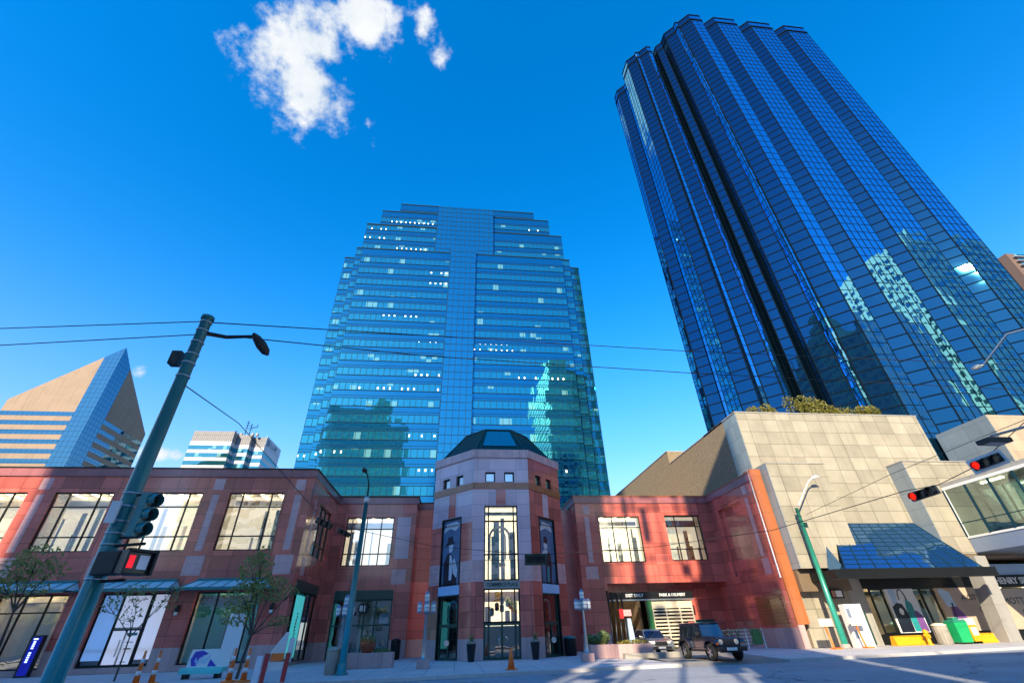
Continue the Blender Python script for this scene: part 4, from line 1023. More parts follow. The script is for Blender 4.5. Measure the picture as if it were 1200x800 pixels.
# ------------------------------------------------------------------ trees and plants
def leaves(mb, blobs, n, size, seed):
    rd = random.Random(seed)
    wt = [b[1][0]*b[1][1]*b[1][2] for b in blobs]
    for _ in range(n):
        c, r = rd.choices(blobs, wt)[0]
        while True:
            p = Vector((rd.uniform(-1,1), rd.uniform(-1,1), rd.uniform(-1,1)))
            if .1 < p.length < 1 and rd.random() < .25+.75*p.length: break
        p = Vector(c)+Vector((p.x*r[0], p.y*r[1], p.z*r[2]))
        s = size*rd.uniform(.6,1.4); a = Vector((rd.gauss(0,1), rd.gauss(0,1), rd.gauss(0,.6))).normalized(); b = a.orthogonal().normalized()
        b.rotate(Matrix.Rotation(rd.uniform(0,6.28), 3, a)); c_ = a.cross(b)
        mb.face([p-b*s*.5, p+c_*s*.28, p+b*s*.5, p-c_*s*.28])
def tree(name, label, base, blobs, trunk_r, n, size, mat, seed, fork=.45):
    t = thing(name, label, 'tree', base, group='young street trees')
    rd = random.Random(seed); w = MB()
    cen = Vector((sum(b[0][0] for b in blobs)/len(blobs), sum(b[0][1] for b in blobs)/len(blobs), min(b[0][2] for b in blobs)))
    b0 = Vector(base); fk = b0.lerp(Vector((cen.x,cen.y,cen.z)), fork+.3); fk.z = b0.z+(cen.z-b0.z)*(fork+.3)
    w.tube([b0, b0.lerp(fk,.5)+Vector((rd.uniform(-.05,.05),0,0)), fk], [trunk_r, trunk_r*.8, trunk_r*.6], 8)
    for c, r in blobs:
        c = Vector(c); w.tube([fk, fk.lerp(c,.5)+Vector((rd.uniform(-.1,.1),rd.uniform(-.1,.1),.1)), c], [trunk_r*.55, trunk_r*.35, trunk_r*.15], 6)
        for _ in range(5):
            e = c+Vector((rd.uniform(-1,1)*r[0],rd.uniform(-1,1)*r[1],rd.uniform(-.6,1)*r[2]))*.85
            w.tube([fk.lerp(c,.7), e], [trunk_r*.22, trunk_r*.06], 5)
    w.build('trunk', M['bark'], t)
    l = MB(); leaves(l, blobs, n, size, seed); l.build('crown', M[mat], t); return t
bl = lambda px, py, Y, r: (_at(px,py,Y), r)
tree('street_tree', 'full olive-green young tree in front of the third canopy, beside the corner lamp', (-11.1,30,0),
     [bl(300,668,30,(1.0,.9,1.0)), bl(318,690,30,(1.1,.9,.7)), bl(285,700,30,(.9,.9,.8)), bl(275,722,29.7,(.75,.7,.5)), bl(325,728,30.2,(.75,.6,.3)), bl(308,650,30,(.45,.4,.5)), bl(345,690,30,(.4,.4,.35))], .085, 1700, .17, 'leafA', 3)
tree('street_tree', 'thin sparse young tree with forked trunk before the white shop door', (-17.9,31.7,0),
     [bl(160,695,31.7,(1.1,.8,.5)), bl(195,705,31.7,(.8,.6,.4)), bl(125,708,31.7,(.8,.6,.4)), bl(150,720,31.5,(.7,.6,.5)), bl(205,690,31.9,(.5,.5,.3))], .05, 480, .15, 'leafB', 5, .35)
tree('street_tree', 'broad olive-green young tree cut by the left edge of the view', (_at(-12,790,31)[0],31,0),
     [bl(45,655,31,(1.2,.9,.8)), bl(20,668,31,(1.1,.9,.8)), bl(62,668,31,(.8,.8,.5)), bl(5,688,31,(1.1,.8,.6)), bl(40,690,31,(.8,.6,.4))], .09, 1300, .17, 'leafA', 8)
def bush(label, px, h, rx, seed, n, Y=42.2, mat='leafC'):
    x = _at(px, 482, Y)[0]; t = thing('roof_shrub', label, 'shrub', (x,Y,20.6), group='shrubs on the limestone roof edge')
    rd = random.Random(seed); blobs = []
    for _ in range(7):
        blobs.append(((x+rd.uniform(-.75,.75)*rx, Y+rd.uniform(-.4,.4), 20.6+h*rd.uniform(.3,.75)), (rx*.42,.6,h*.32)))
    w = MB()
    for c, r in blobs: w.tube([(x,Y,20.6), c], [.06,.02], 5)
    w.build('stem', M['bark'], t)
    l = MB(); leaves(l, blobs, n, .24, seed); l.build('foliage', M[mat], t)
bush('small round yellow-green shrub at the left corner of the limestone roof', 892, 1.5, 1.5, 1, 700)
bush('largest bushy shrub on the limestone roof edge', 948, 3.0, 2.6, 2, 1500)
bush('low pale yellow shrub right of the largest roof shrub', 985, 1.7, 1.6, 3, 700)
bush('dark-tipped shrub at the right end of the roof planting', 1015, 2.0, 1.7, 4, 800)

# ------------------------------------------------------------------ poles, lamps, signals, wires
def signal(name, label, loc, ux, nface, lit='red', size=1.0, body='black', plate=None, group='traffic signals'):
    """three-lens head: ux = direction from first to last lens, nface = where it faces"""
    t = thing(name, label, 'traffic signal', loc, group=group)
    ux = Vector(ux).normalized(); nf = Vector(nface).normalized(); wv = ux.cross(nf).normalized(); nf = wv.cross(ux).normalized()
    P3 = lambda a, b, c: Vector(loc)+ux*a*size+wv*b*size+nf*c*size
    def bx(mb, a0,a1,b0,b1,c0,c1):
        mb.hexa([P3(a0,b0,c0),P3(a1,b0,c0),P3(a1,b1,c0),P3(a0,b1,c0),P3(a0,b0,c1),P3(a1,b0,c1),P3(a1,b1,c1),P3(a0,b1,c1)])
    m_ = MB(); bx(m_, -.52,.52,-.17,.17,-.22,0)
    for k_ in (-1,1): bx(m_, k_*.175-.01,k_*.175+.01,-.175,.175,-.225,.005)
    m_.build('housing', M[body], t)
    if plate: m_ = MB(); bx(m_, -.62,.62,-.29,.29,-.1,-.07); m_.build('backplate', M[plate], t)
    for k_, colr in ((-1,'red'),(0,'amber'),(1,'green')):
        v = MB(); c = k_*.345; nn = 14; up_ = Vector((0,0,1))
        for i in range(nn):
            t0, t1 = 2*math.pi*i/nn, 2*math.pi*(i+1)/nn
            d0 = ux*math.cos(t0)+wv*math.sin(t0); 
            if d0.dot(up_) < -.75: continue
            p = lambda tt, z, r_: P3(c+r_*math.cos(tt), r_*math.sin(tt), z)
            v.face([p(t0,0,.16),p(t1,0,.16),p(t1,.19,.155),p(t0,.19,.155)]); v.face([p(t0,.19,.145),p(t1,.19,.145),p(t1,0,.15),p(t0,0,.15)]); v.face([p(t0,.19,.155),p(t1,.19,.155),p(t1,.19,.145),p(t0,.19,.145)])
        v.build('visor', M[body], t)
        l = MB(); l.face([P3(c+.145*math.cos(2*math.pi*i/16), .145*math.sin(2*math.pi*i/16), .015) for i in range(16)])
        l.build('lens', M['redlens' if colr == lit else 'darklens'], t)
    return t
# big teal pole at the left
PX, PY = -6.6, 10.0
t = thing('utility_pole', 'thick teal steel pole with signals, banded clamps and a street light, tallest at left', 'pole', (PX,PY,0))
m_ = MB(); m_.tube([(PX,PY,0),(PX,PY,4),(PX,PY,8.5)], [.17,.152,.12], 20); m_.build('shaft', M['teal'], t)
m_ = MB(); m_.lathe([(.3,0),(.3,.06),(.2,.3),(.18,.32)], (PX,PY,0), 20); m_.build('base', M['teal'], t)
for z in (8.4,8.15,7.8,7.45,7.2,6.85,4.15,3.9,3.62,3.4,3.2,2.62): 
    m_ = MB(); r_ = .17-.0058*z+.014; m_.lathe([(r_,-.018),(r_+.008,0),(r_,.018)], (PX,PY,z), 20); m_.build('clamp_band', M['steel'], t)
m_ = MB(); m_.lathe([(.15,0),(.15,.08),(.05,.1)], (PX,PY,8.5), 20); m_.build('cap', M['teal'], t)
m_ = MB(); m_.box(PX-.42,PX-.2,PY-.1,PY+.1,7.15,7.5); m_.build('junction_box', M['dark'], t)
m_ = MB(); q = _at(300,394,10.4); m_.tube([(PX,PY,8.1),(PX+.5,PY+.2,8.12),(q[0],q[1],q[2])], [.06,.05,.04], 8); m_.build('lamp_arm', M['dark'], t)
q = Vector(_at(306,404,10.4)); m_ = MB(); e = Vector((.13,.3,-.16))
m_.tube([q-e*1.0, q-e*.6, q, q+e*.6, q+e*.9], [.03,.1,.135,.11,.03], 12); m_.build('street_light', M['black'], t)
m_ = MB()
for z, x1, y1 in ((4.12,-6.05,9.85),(3.32,-6.05,9.85),(3.18,-5.85,9.75),(2.58,-5.95,9.75)): m_ = MB(); m_.tube([(PX,PY,z),(x1,y1,z)], .028, 6); m_.build('bracket', M['dark'], t)
m_ = MB(); m_.box(-6.72,-6.55,9.72,9.76,3.55,3.95); m_.build('notice_plate', M['white'], t)
signal('traffic_signal', 'teal vertical three-lamp signal mounted on the thick teal pole', (-6.08,9.85,3.72), (0,0,-1), (.9,-.28,-.05), lit=None, size=.78, body='teal')
def pedsig(label, loc, rz, lit):
    t = thing('pedestrian_signal', label, 'pedestrian signal', loc, rz, 'pedestrian signals on the teal pole')
    m_ = MB(); m_.box(-.24,.24,-.1,.14,-.2,.2); m_.build('housing', M['black'], t, bevel=.03, world=False)
    m_ = MB(); m_.box(-.26,.26,-.2,-.1,.17,.21); m_.box(-.26,-.22,-.2,-.1,-.2,.2); m_.box(.22,.26,-.2,-.1,-.2,.2); m_.build('hood', M['black'], t, world=False)
    m_ = MB(); m_.face([(-.21,-.105,-.17),(.21,-.105,-.17),(.21,-.105,.17),(-.21,-.105,.17)]); m_.build('screen', M['darklens'], t, world=False)
    if lit:
        m_ = MB(); m_.box(-.17,-.07,-.118,-.11,-.1,.11); m_.build('hand_symbol', M['handsym'], t, world=False)
        m_ = MB(); m_.box(.0,.17,-.118,-.11,-.11,.12); m_.build('pale_panel', M['paperwhite'], t, world=False)
pedsig('black pedestrian signal on the teal pole with its back to the camera', (-6.32,9.8,2.86), R(165), False)
pedsig('black pedestrian signal on the teal pole showing a red and white face', (-5.92,9.78,2.86), R(58), True)
# span wire signals
signal('traffic_signal', 'red-lit horizontal signal with white border, hung right of its twin below the street light', (17,12.6,_at(1157,541,12.6)[2]), (.3,-.95,.12), (-.95,-.3,-.1), plate='white', size=.8)
signal('traffic_signal', 'red-lit horizontal dark signal hung left of the white-bordered one, before the footbridge', (15.5,13.85,_at(1082,578,13.85)[2]), (.3,-.95,.1), (-.95,-.3,-.1), size=.8)
signal('traffic_signal', 'unlit horizontal signal hung on the wire in front of the rotunda', _at(628,655,27), (1,-.05,0), (-.5,-1,-.1), lit=None, plate='greenframe')
signal('traffic_signal', 'black signal seen from below, left one of the pair by the shop corner', _at(380,613,25), (.8,.5,-.3), (.5,-.9,-.3), lit=None, size=.85)
signal('traffic_signal', 'black signal seen from below, smaller right one of the pair by the shop corner', _at(403,624,27), (.8,.5,-.3), (.4,-.9,-.3), lit=None, size=.72)
def wire(label, pts, r=.014, sag=0):
    m_ = MB(); out = []
    for i in range(len(pts)-1):
        a, b = Vector(pts[i]), Vector(pts[i+1]); k_ = 8
        for j in range(k_):
            f = j/k_; p = a.lerp(b, f); p.z -= sag*4*f*(1-f); out.append(p)
    out.append(Vector(pts[-1])); m_.tube(out, r, 6)
    return meta(m_.build('overhead_wire', M['wire'], None), label, 'wire', 'overhead wires')
wire('upper overhead wire running left from the top of the teal pole', [(PX,PY,8.45), _at(-120,389,13)], .013)
wire('lower overhead wire running left from the teal pole', [(PX,PY,8.05), _at(-120,411,13)], .013)
wire('upper overhead wire running right from the pole top across the stepped tower', [(PX,PY,8.42), _at(500,393,13), _at(800,411,15), _at(1300,432,18)], .015)
wire('lower overhead wire running right from the pole across the stepped tower', [(PX,PY,8.08), _at(500,417,13), _at(810,437,15), _at(1300,462,18)], .015)
wire('slanting guy cable from the teal pole carrying the signals', [(PX,PY,6.7), _at(280,496,17), _at(375,604,25), _at(402,617,27), _at(510,640,29), _at(628,650,27), _at(770,640,25), _at(905,621,22), _at(1060,575,15), (15.5,13.2,_at(1100,568,13.2)[2]), (17,12.9,_at(1146,545,12.9)[2]), (21.5,11,9.0)], .014)
wire('thin wire rising from the green pole to the upper right', [_at(944,603,38), _at(1045,555,25), _at(1200,492,16), _at(1260,470,14)], .014)
# off-frame pole at right with its two lamps
t = thing('signal_pole', 'teal signal pole just outside the right of the view, carrying two street light arms', 'pole', (22.5,10.5,0))
m_ = MB(); m_.tube([(22.5,10.5,0),(22.5,10.5,11)], [.22,.15], 16); m_.build('shaft', M['teal'], t)
q = Vector(_at(1165,517,12.2))
m_ = MB(); m_.tube([(22.5,10.5,q.z+.9),(20,11.5,q.z+.75), q+Vector((.0,.0,.18))], [.05,.045,.04], 8); m_.build('lamp_arm', M['steel'], t)
m_ = MB(); m_.box(q.x-.42,q.x+.42,q.y-.22,q.y+.22,q.z-.07,q.z+.07); m_.build('floodlight', M['black'], t)
m_ = MB(); m_.box(q.x-.32,q.x+.32,q.y-.12,q.y+.12,q.z-.085,q.z-.07); m_.build('light_panel', M['steel'], t)
q = Vector(_at(1143,431,14))
m_ = MB(); m_.tube([(22.5,10.5,10.8),(20.5,12,q.z+.32), q+Vector((.3,-.1,.08))], [.05,.045,.03], 8); m_.build('lamp_arm', M['steel'], t)
m_ = MB(); m_.tube([q+Vector((.32,-.1,.06)), q+Vector((.15,-.05,.05)), q, q-Vector((.2,0,.06))], [.04,.1,.11,.04], 10); m_.build('street_light', M['steel'], t)
# middle teal lamp pole
t = thing('lamp_pole', 'slim teal lamp pole standing on the kerb left of the rotunda', 'lamp post', (-5.9,30,0))
m_ = MB(); m_.tube([(-5.9,30,0),(-5.9,30,9.0)], [.2,.115], 14); m_.build('shaft', M['teal'], t)
m_ = MB(); m_.lathe([(.36,0),(.36,.06),(.26,.12),(.25,.5),(.21,.55)], (-5.9,30,0), 14); m_.build('base', M['teal'], t)
m_ = MB(); m_.tube([(-5.9,30,8.9),(-5.9,30,9.8),(-6.0,29.6,10.35),(-6.05,29.2,10.45)], [.06,.05,.045,.04], 8); m_.build('lamp_arm', M['dark'], t)
m_ = MB(); m_.tube([(-6.04,29.3,10.45),(-6.06,29.0,10.46),(-6.08,28.6,10.42),(-6.08,28.45,10.4)], [.05,.15,.13,.03], 10); m_.build('street_light', M['black'], t)
m_ = MB(); m_.lathe([(.14,-.2),(.16,-.1),(.16,.1),(.14,.2)], (-5.9,30,8.9), 12); m_.build('collar', M['steel'], t)
# right green lamp pole
gx, gy = 29.5, 38.1
t = thing('lamp_pole', 'bright green lamp pole with a white curved arm in front of the limestone wall', 'lamp post', (gx,gy,0))
m_ = MB(); m_.tube([(gx,gy,0),(gx,gy,10.2)], [.24,.14], 14); m_.build('shaft', M['greenpole'], t)
m_ = MB(); m_.lathe([(.36,0),(.36,.06),(.3,.3)], (gx,gy,0), 14); m_.build('base', M['concrete'], t)
a = Vector(_at(936,592,38)); b = Vector(_at(952,560,38.0)); m_ = MB(); m_.tube([a, a.lerp(b,.45)+Vector((-.05,0,.1)), a.lerp(b,.85)+Vector((-.12,0,.12)), b], [.06,.055,.05,.05], 8); m_.build('lamp_arm', M['white'], t)
m_ = MB(); m_.tube([b-Vector((.1,0,.05)), b, b+Vector((.35,-.1,.12)), b+Vector((.6,-.2,.1))], [.05,.12,.13,.04], 10); m_.build('street_light', M['white'], t)
for z in (9.9,9.5,9.1,8.7): m_ = MB(); m_.lathe([(.17,-.03),(.2,0),(.17,.03)], (gx,gy,z), 12); m_.build('clamp_band', M['darkgreen'], t)
m_ = MB(); m_.box(gx+.12,gx+.4,gy-.12,gy+.12,8.6,9.0); m_.build('junction_box', M['darkgreen'], t)
# heritage lamp posts
def heritage():
    t = thing('heritage_lamp', 'grey post with five white lantern globes on a stone block, left of the rotunda doors', 'lamp post', (-1.85,32.9,0), group='five-globe lamp posts by the rotunda')
    m_ = MB(); m_.box(-.36,.36,-.36,.36,0,.45); m_.build('stone_base', M['plinth'], t, bevel=.02, world=False)
    m_ = MB(); m_.tube([(0,0,.45),(0,0,.7),(0,0,3.1)], [.15,.12,.07], 12); m_.build('post', M['steel'], t, world=False)
    m_ = MB()
    for k_ in range(4):
        a_ = k_*math.pi/2+.1; c = (.42*math.cos(a_), .42*math.sin(a_)); m_.tube([(0,0,2.85),(c[0]*.6,c[1]*.6,2.72),(c[0],c[1],2.86)], .025, 6)
    m_.tube([(0,0,3.0),(0,0,3.45)], .04, 8); m_.build('bracket', M['teal'], t, world=False)
    for c, z in [((.42*math.cos(k_*math.pi/2+.1), .42*math.sin(k_*math.pi/2+.1)), 2.86) for k_ in range(4)]+[((0,0),3.42)]:
        g_ = MB(); g_.lathe([(.11,0),(.15,.06),(.15,.36),(.12,.42)], (c[0],c[1],z), 12); o = g_.build('lantern', M['lampglobe'], t, world=False)
        for nm_, pf in (('lantern_base',[(.14,-.05),(.14,.02)]),('lantern_cap',[(.17,.41),(.15,.45),(.05,.55),(.02,.6)]),('lantern_band',[(.154,.19),(.154,.23)])):
            g_ = MB(); g_.lathe(pf, (c[0],c[1],z), 12); g_.build(nm_, M['bluefascia'], o, world=False)
    return t
h0 = heritage(); h1 = copy_tree(h0); h1.location = (8.3,33.6,0); h1['label'] = 'grey post with five white lantern globes on a stone block, beside the garage planter'
h2 = copy_tree(h0); h2.location = (-7.1,34.5,0); h2['label'] = 'grey post with five white lantern globes, partly behind the slim teal lamp pole'

# ------------------------------------------------------------------ street furniture
def delineator():
    t = thing('traffic_delineator', '', 'traffic cone', (0,0,0), group='orange and white delineator cones')
    m_ = MB(); m_.lathe([(.28,0),(.28,.07),(.13,.09)], (0,0,0), 8, smooth=False); m_.build('cone_base', M['orange'], t, world=False)
    m_ = MB(); m_.lathe([(.12,.08),(.045,1.02),(.02,1.05)], (0,0,0), 14); m_.lathe([(.035,1.03),(.05,1.08),(.03,1.13)], (0,0,0), 12); m_.build('cone_body', M['orange'], t, world=False)
    for z in (.32,.72):
        r0 = .12-.075*(z-.08)/.94+.004; r1 = .12-.075*(z+.14-.08)/.94+.004
        m_ = MB(); m_.lathe([(r0,z),(r1,z+.15)], (0,0,0), 14); m_.build('white_sleeve', M['white'], t, world=False)
    return t
d0 = delineator(); spots = [(_at(168,772,28)[0],28.0,0,'leftmost of the two orange white cones left of the advertising bench'),(_at(186,772,28.2)[0],28.2,0,'orange white cone right next to the advertising bench'),(_at(274,772,27.6)[0],27.6,0,'orange white cone under the full tree, left of its pair'),(_at(291,771,27.4)[0],27.4,0,'orange white cone just left of the barricade')]
for i, (x, y, z, lb) in enumerate(spots):
    o = d0 if i == 0 else copy_tree(d0); o.location = (x,y,z); o['label'] = lb; o.rotation_euler = (0,0,i*.7); o.scale = (1.15,1.15,1.2)
t = thing('traffic_cone', 'small plain orange cone on the pavement edge before the rotunda doors', 'traffic cone', (3.0,29.0,0))
m_ = MB(); m_.box(-.3,.3,-.3,.3,0,.05); m_.build('cone_base', M['orange'], t, world=False)
m_ = MB(); m_.lathe([(.2,.05),(.04,.95),(.02,.97)], (0,0,0), 14); m_.build('cone_body', M['orange'], t, world=False)
# barricade
t = thing('road_barricade', 'red and white road barricade with an orange lamp and white boards stacked on it', 'barricade', (-8.25,26.6,0), R(8)); t.scale = (.72,.8,.82)
for x in (-.62,.62):
    m_ = MB(); m_.hexa([(x-.14,-.25,0),(x+.14,-.25,0),(x+.14,-.18,0),(x-.14,-.18,0),(x-.14,0,1.35),(x+.14,0,1.35),(x+.14,.06,1.35),(x-.14,.06,1.35)]); m_.hexa([(x-.04,.3,0),(x+.04,.3,0),(x+.04,.36,0),(x-.04,.36,0),(x-.04,.04,1.3),(x+.04,.04,1.3),(x+.04,.1,1.3),(x-.04,.1,1.3)])
    m_.build('leg', M['redpaint'], t, world=False)
m_ = MB(); m_.box(-.48,.48,-.05,.0,.55,.95); m_.build('board', M['white'], t, world=False)
m_ = MB(); m_.box(-.38,.38,-.12,-.05,.98,1.34); m_.build('orange_panel', M['orange'], t, world=False)
m_ = MB(); m_.prism([(-.8,.12),(.42,.12),(.42,.16),(-.8,.16)], 1.0, 1.0); m_.hexa([(-.78,.1,1.05),(.4,.1,1.05),(.4,.15,1.05),(-.78,.15,1.05),(.22,.1,2.35),(.4,.1,2.35),(.4,.15,2.35),(.22,.15,2.35)]); m_.build('pointed_board', M['white'], t, world=False)
m_ = MB(); m_.box(.52,.86,.1,.15,.9,2.05); m_.build('upright_board', M['white'], t, world=False)
m_ = MB(); m_.box(-1.2,-.85,-.1,.05,0,1.25); m_.build('side_board', M['paperwhite'], t, world=False)
# advertising bench
t = thing('advertising_bench', 'teal street bench with a white and blue advertising back, facing the road', 'bench', (-13.4,31.4,0), R(-3))
m_ = MB(); m_.box(-1.1,1.1,-.35,.25,.28,.5); m_.box(-1.1,1.1,-.42,-.3,.22,.42); m_.build('seat', M['aqua'], t, bevel=.03, world=False)
m_ = MB(); m_.hexa([(-1.05,.1,.5),(1.15,.1,.5),(1.15,.18,.5),(-1.05,.18,.5),(-1.05,.28,1.3),(1.15,.28,1.3),(1.15,.36,1.3),(-1.05,.36,1.3)]); bk_ = m_.build('backrest', M['white'], t, world=False)
def bp(nm, pts, mat):
    m_ = MB(); m_.face([(x, .1+.225*(z-.5)-.006, z) for x, z in pts]); m_.build(nm, M[mat], bk_, world=False)
M['adblue'] = plain('advert_blue', (.03,.03,.45), .4); 
bp('advert_swoosh', [(-.95,.85),(-.8,.55),(-.55,.55),(-.5,.9),(-.1,1.1),(-.45,1.24),(-.85,1.2)], 'adblue'); bp('advert_triangle', [(.05,.52),(.55,.52),(.1,.85)], 'adblue')
m_ = MB()
for k_ in range(9): x = -.7+k_*.085; z = .6+.3*random.random(); m_.face([(x,.1+.225*(z-.5)-.012,z),(x+.07,.1+.225*(z-.5)-.012,z),(x+.07,.1+.225*(z-.32)-.012,z+.18),(x,.1+.225*(z-.32)-.012,z+.18)])
m_.build('advert_picture', M['paleblue'], bk_, world=False)
m_ = MB()
for k_ in range(8): x = .35+k_*.085; m_.face([(x,.232,1.0),(x+.06,.232,1.0),(x+.06,.246,1.06),(x,.246,1.06)])
m_.build('advert_print', M['ink'], bk_, world=False)
for x in (-.85,.8): m_ = MB(); m_.box(x-.1,x+.1,-.25,.2,0,.28); m_.build('leg', M['dark'], t, world=False)
# bins
def bin_(name, label, loc, mat, r, h, lidmat):
    t = thing(name, label, 'litter bin', loc)
    m_ = MB(); m_.lathe([(r*.86,0),(r*.9,.03),(r,h*.95),(r,h)], (0,0,0), 16); m_.build('body', M[mat], t, world=False)
    m_ = MB(); m_.lathe([(r*1.06,h),(r*1.06,h+.06),(r*.7,h+.16),(r*.3,h+.2)], (0,0,0), 16); m_.build('lid', M[lidmat], t, world=False)
    m_ = MB(); 
    for i in range(14):
        a_ = 2*math.pi*i/14; m_.box(r*.97*math.cos(a_)-.015, r*.97*math.cos(a_)+.015, r*.97*math.sin(a_)-.015, r*.97*math.sin(a_)+.015, .08, h-.05)
    m_.build('slat', M[mat], t, world=False)
bin_('litter_bin', 'pale concrete litter bin at the foot of the slim teal lamp pole', (-6.5,30.3,0), 'concrete', .36, 1.05, 'concrete')
bin_('litter_bin', 'dark green litter bin against the shop building plinth, left of the rotunda', (-5.0,46.6,0), 'dark', .4, 1.3, 'dark')
bin_('litter_bin', 'dark wide litter bin in the corner right of the rotunda', (9.2,42.5,0), 'dark', .48, 1.15, 'teal')
# door planters
def urn():
    t = thing('door_planter', 'tall black planter urn with grasses left of the rotunda doors', 'planter', (1.15,38.6,0), group='black planter urns by the rotunda doors')
    m_ = MB(); m_.lathe([(.18,0),(.22,.03),(.34,1.0),(.36,1.05),(.3,1.06)], (0,0,0), 16); m_.build('urn', M['black'], t, world=False)
    m_ = MB(); rd = random.Random(4)
    for _ in range(70):
        a_ = rd.uniform(0,6.28); l_ = rd.uniform(.35,.75); s_ = rd.uniform(.1,.4); p = Vector((0,0,1.02)); e = p+Vector((math.cos(a_)*s_,math.sin(a_)*s_,l_)); w_ = Vector((-math.sin(a_),math.cos(a_),0))*.02
        m_.face([p-w_,p+w_,e])
    leaves(m_, [((0,0,1.12),(.3,.3,.12))], 60, .12, 3); m_.build('grass', M['leafB'], t, world=False)
    m_ = MB(); leaves(m_, [((0,-.1,1.14),(.28,.2,.08))], 40, .1, 6); m_.build('flowers', M['white'], t, world=False)
    return t
u0 = urn(); u1 = copy_tree(u0); u1.location = (5.75,38.5,0); u1['label'] = 'tall black planter urn with grasses right of the rotunda doors'
# granite planters
t = thing('granite_planter', 'long red granite planter bed with yellow flowers beside the garage entrance', 'planter', (11.6,36.8,0))
m_ = MB(); m_.box(11.0,13.4,35.6,36.9,0,.8); m_.box(9.3,11.0,36.6,38.6,0,.8); m_.build('bed_wall', M['plinth'], t, bevel=.02)
m_ = MB(); m_.box(11.2,15.0,35.0,35.6,0,.3); m_.build('step', M['concrete'], t)
m_ = MB(); leaves(m_, [((12.2,36.2,.9),(1.1,.5,.15)),((10.2,37.6,.95),(.7,.8,.2))], 420, .16, 11); m_.build('flowers', M['leafC'], t)
m_ = MB(); leaves(m_, [((10.4,37.2,1.2),(.5,.5,.4)),((9.7,37.6,1.1),(.4,.5,.3))], 300, .3, 12); m_.build('shrub', M['leafB'], t)
t = thing('steel_sculpture', 'cluster of tall dark vertical fins with a red plate standing in the granite planter', 'sculpture', (11.9,37.3,.8))
m_ = MB()
for i, x in enumerate((11.15,11.5,11.85,12.2)): m_.tube([(x,37.2+.1*(i%2),.7),(x+.06,37.2,2.2),(x-.03,37.2+.1*(i%2),4.1-.1*i)], [.09,.07,.08], 6)
m_.build('fin', M['dark'], t)
m_ = MB(); m_.box(12.1,12.7,36.95,37.05,2.45,2.85); m_.build('pink_plate', M['pink'], t); m_ = MB(); m_.box(11.8,12.1,36.9,37.0,2.3,2.9); m_.build('red_plate', M['redpaint'], t)
m_ = MB(); m_.hexa([(12.35,37,.8),(12.75,37,.8),(12.75,37.2,.8),(12.35,37.2,.8),(12.38,37,2.3),(12.62,37,2.3),(12.62,37.2,2.3),(12.38,37.2,2.3)]); m_.build('glass_fin', M['paleblue'], t)
t = thing('granite_planter', 'low red granite planter with a terracotta pot in the recess left of the rotunda', 'planter', (-5.6,35.5,0))
m_ = MB(); m_.box(-7.3,-3.9,34.9,36.2,0,.8); m_.build('bed_wall', M['plinth'], t, bevel=.02)
m_ = MB(); m_.lathe([(.3,.8),(.5,1.25),(.53,1.3)], (-5.6,35.5,0), 16); m_.build('flower_pot', M['terracotta'], t)
m_ = MB(); leaves(m_, [((-5.6,35.5,1.5),(.5,.4,.3)),((-4.7,35.5,.9),(.6,.4,.12))], 320, .14, 14); m_.build('shrub', M['leafB'], t)
m_ = MB(); leaves(m_, [((-5.6,35.4,1.4),(.5,.4,.2))], 70, .12, 15); m_.build('flowers', M['orange'], t)
# fence by the garage
t = thing('metal_fence', 'low green metal fence with pale rails at the right of the garage exit', 'fence', (24.3,43.8,0))
a, b = Vector((22.3,44.4,0)), Vector((26.2,43.2,0))
for i in range(4):
    m_ = MB(); p = a.lerp(b, i/3); m_.tube([p, p+Vector((0,0,1.5))], .05, 6); m_.build('post', M['white'], t)
m_ = MB()
for k_ in range(5): m_.tube([a+Vector((0,0,.35+k_*.25)), b+Vector((0,0,.35+k_*.25))], .035, 5)
m_.build('rail', M['louver'], t)
m_ = MB()
for f in (.36,.5,.78,.95):
    p = a.lerp(b, f); m_.tube([p+Vector((-.2,-.05,.3)), p+Vector((.2,-.05,1.4))], .04, 5); m_.tube([p+Vector((.2,-.05,.3)), p+Vector((-.2,-.05,1.4))], .04, 5)
m_.build('lattice', M['greenlit'], t)
m_ = MB(); m_.box(b.x-.9,b.x-.2,b.y-.02,b.y+.2,.3,1.4); m_.build('side_panel', M['greenlit'], t)
# right pavement clutter
def tsign(label, x, y, lean):
    t = thing('work_sign', label, 'sign stand', (x,y,0), group='orange-footed sign stands by the green pole')
    m_ = MB(); m_.tube([(-.1+lean,0,1.9),(0,0,.1)], .07, 6); m_.box(-.1,.45,-.3,.3,0,.1); m_.build('stand', M['orange'], t, world=False)
    m_ = MB(); m_.box(-.62,.5,-.1,-.06,1.45,1.95); m_.build('board', M['offwhite'], t, world=False)
tsign('orange-footed sign stand left of the green lamp pole', 28.3,37.8,-.1); tsign('orange-footed sign stand right of the green lamp pole', 31.0,37.9,-.15)
t = thing('utility_cabinet', 'tall white utility cabinet panel beside the green lamp pole', 'cabinet', (31.6,38.8,0))
m_ = MB(); m_.box(-.75,.75,-.3,.3,0,2.9); m_.build('body', M['white'], t, bevel=.03, world=False)
for z0_, z1_ in ((1.9,2.6),(.6,1.1)): m_ = MB(); m_.box(-.68,-.38,-.33,-.3,z0_,z1_); m_.build('window_panel', M['bluefascia'], t, world=False)
m_ = MB(); m_.box(.0,.66,-.32,-.3,.2,2.7); m_.build('door', M['lampglobe'], t, world=False)
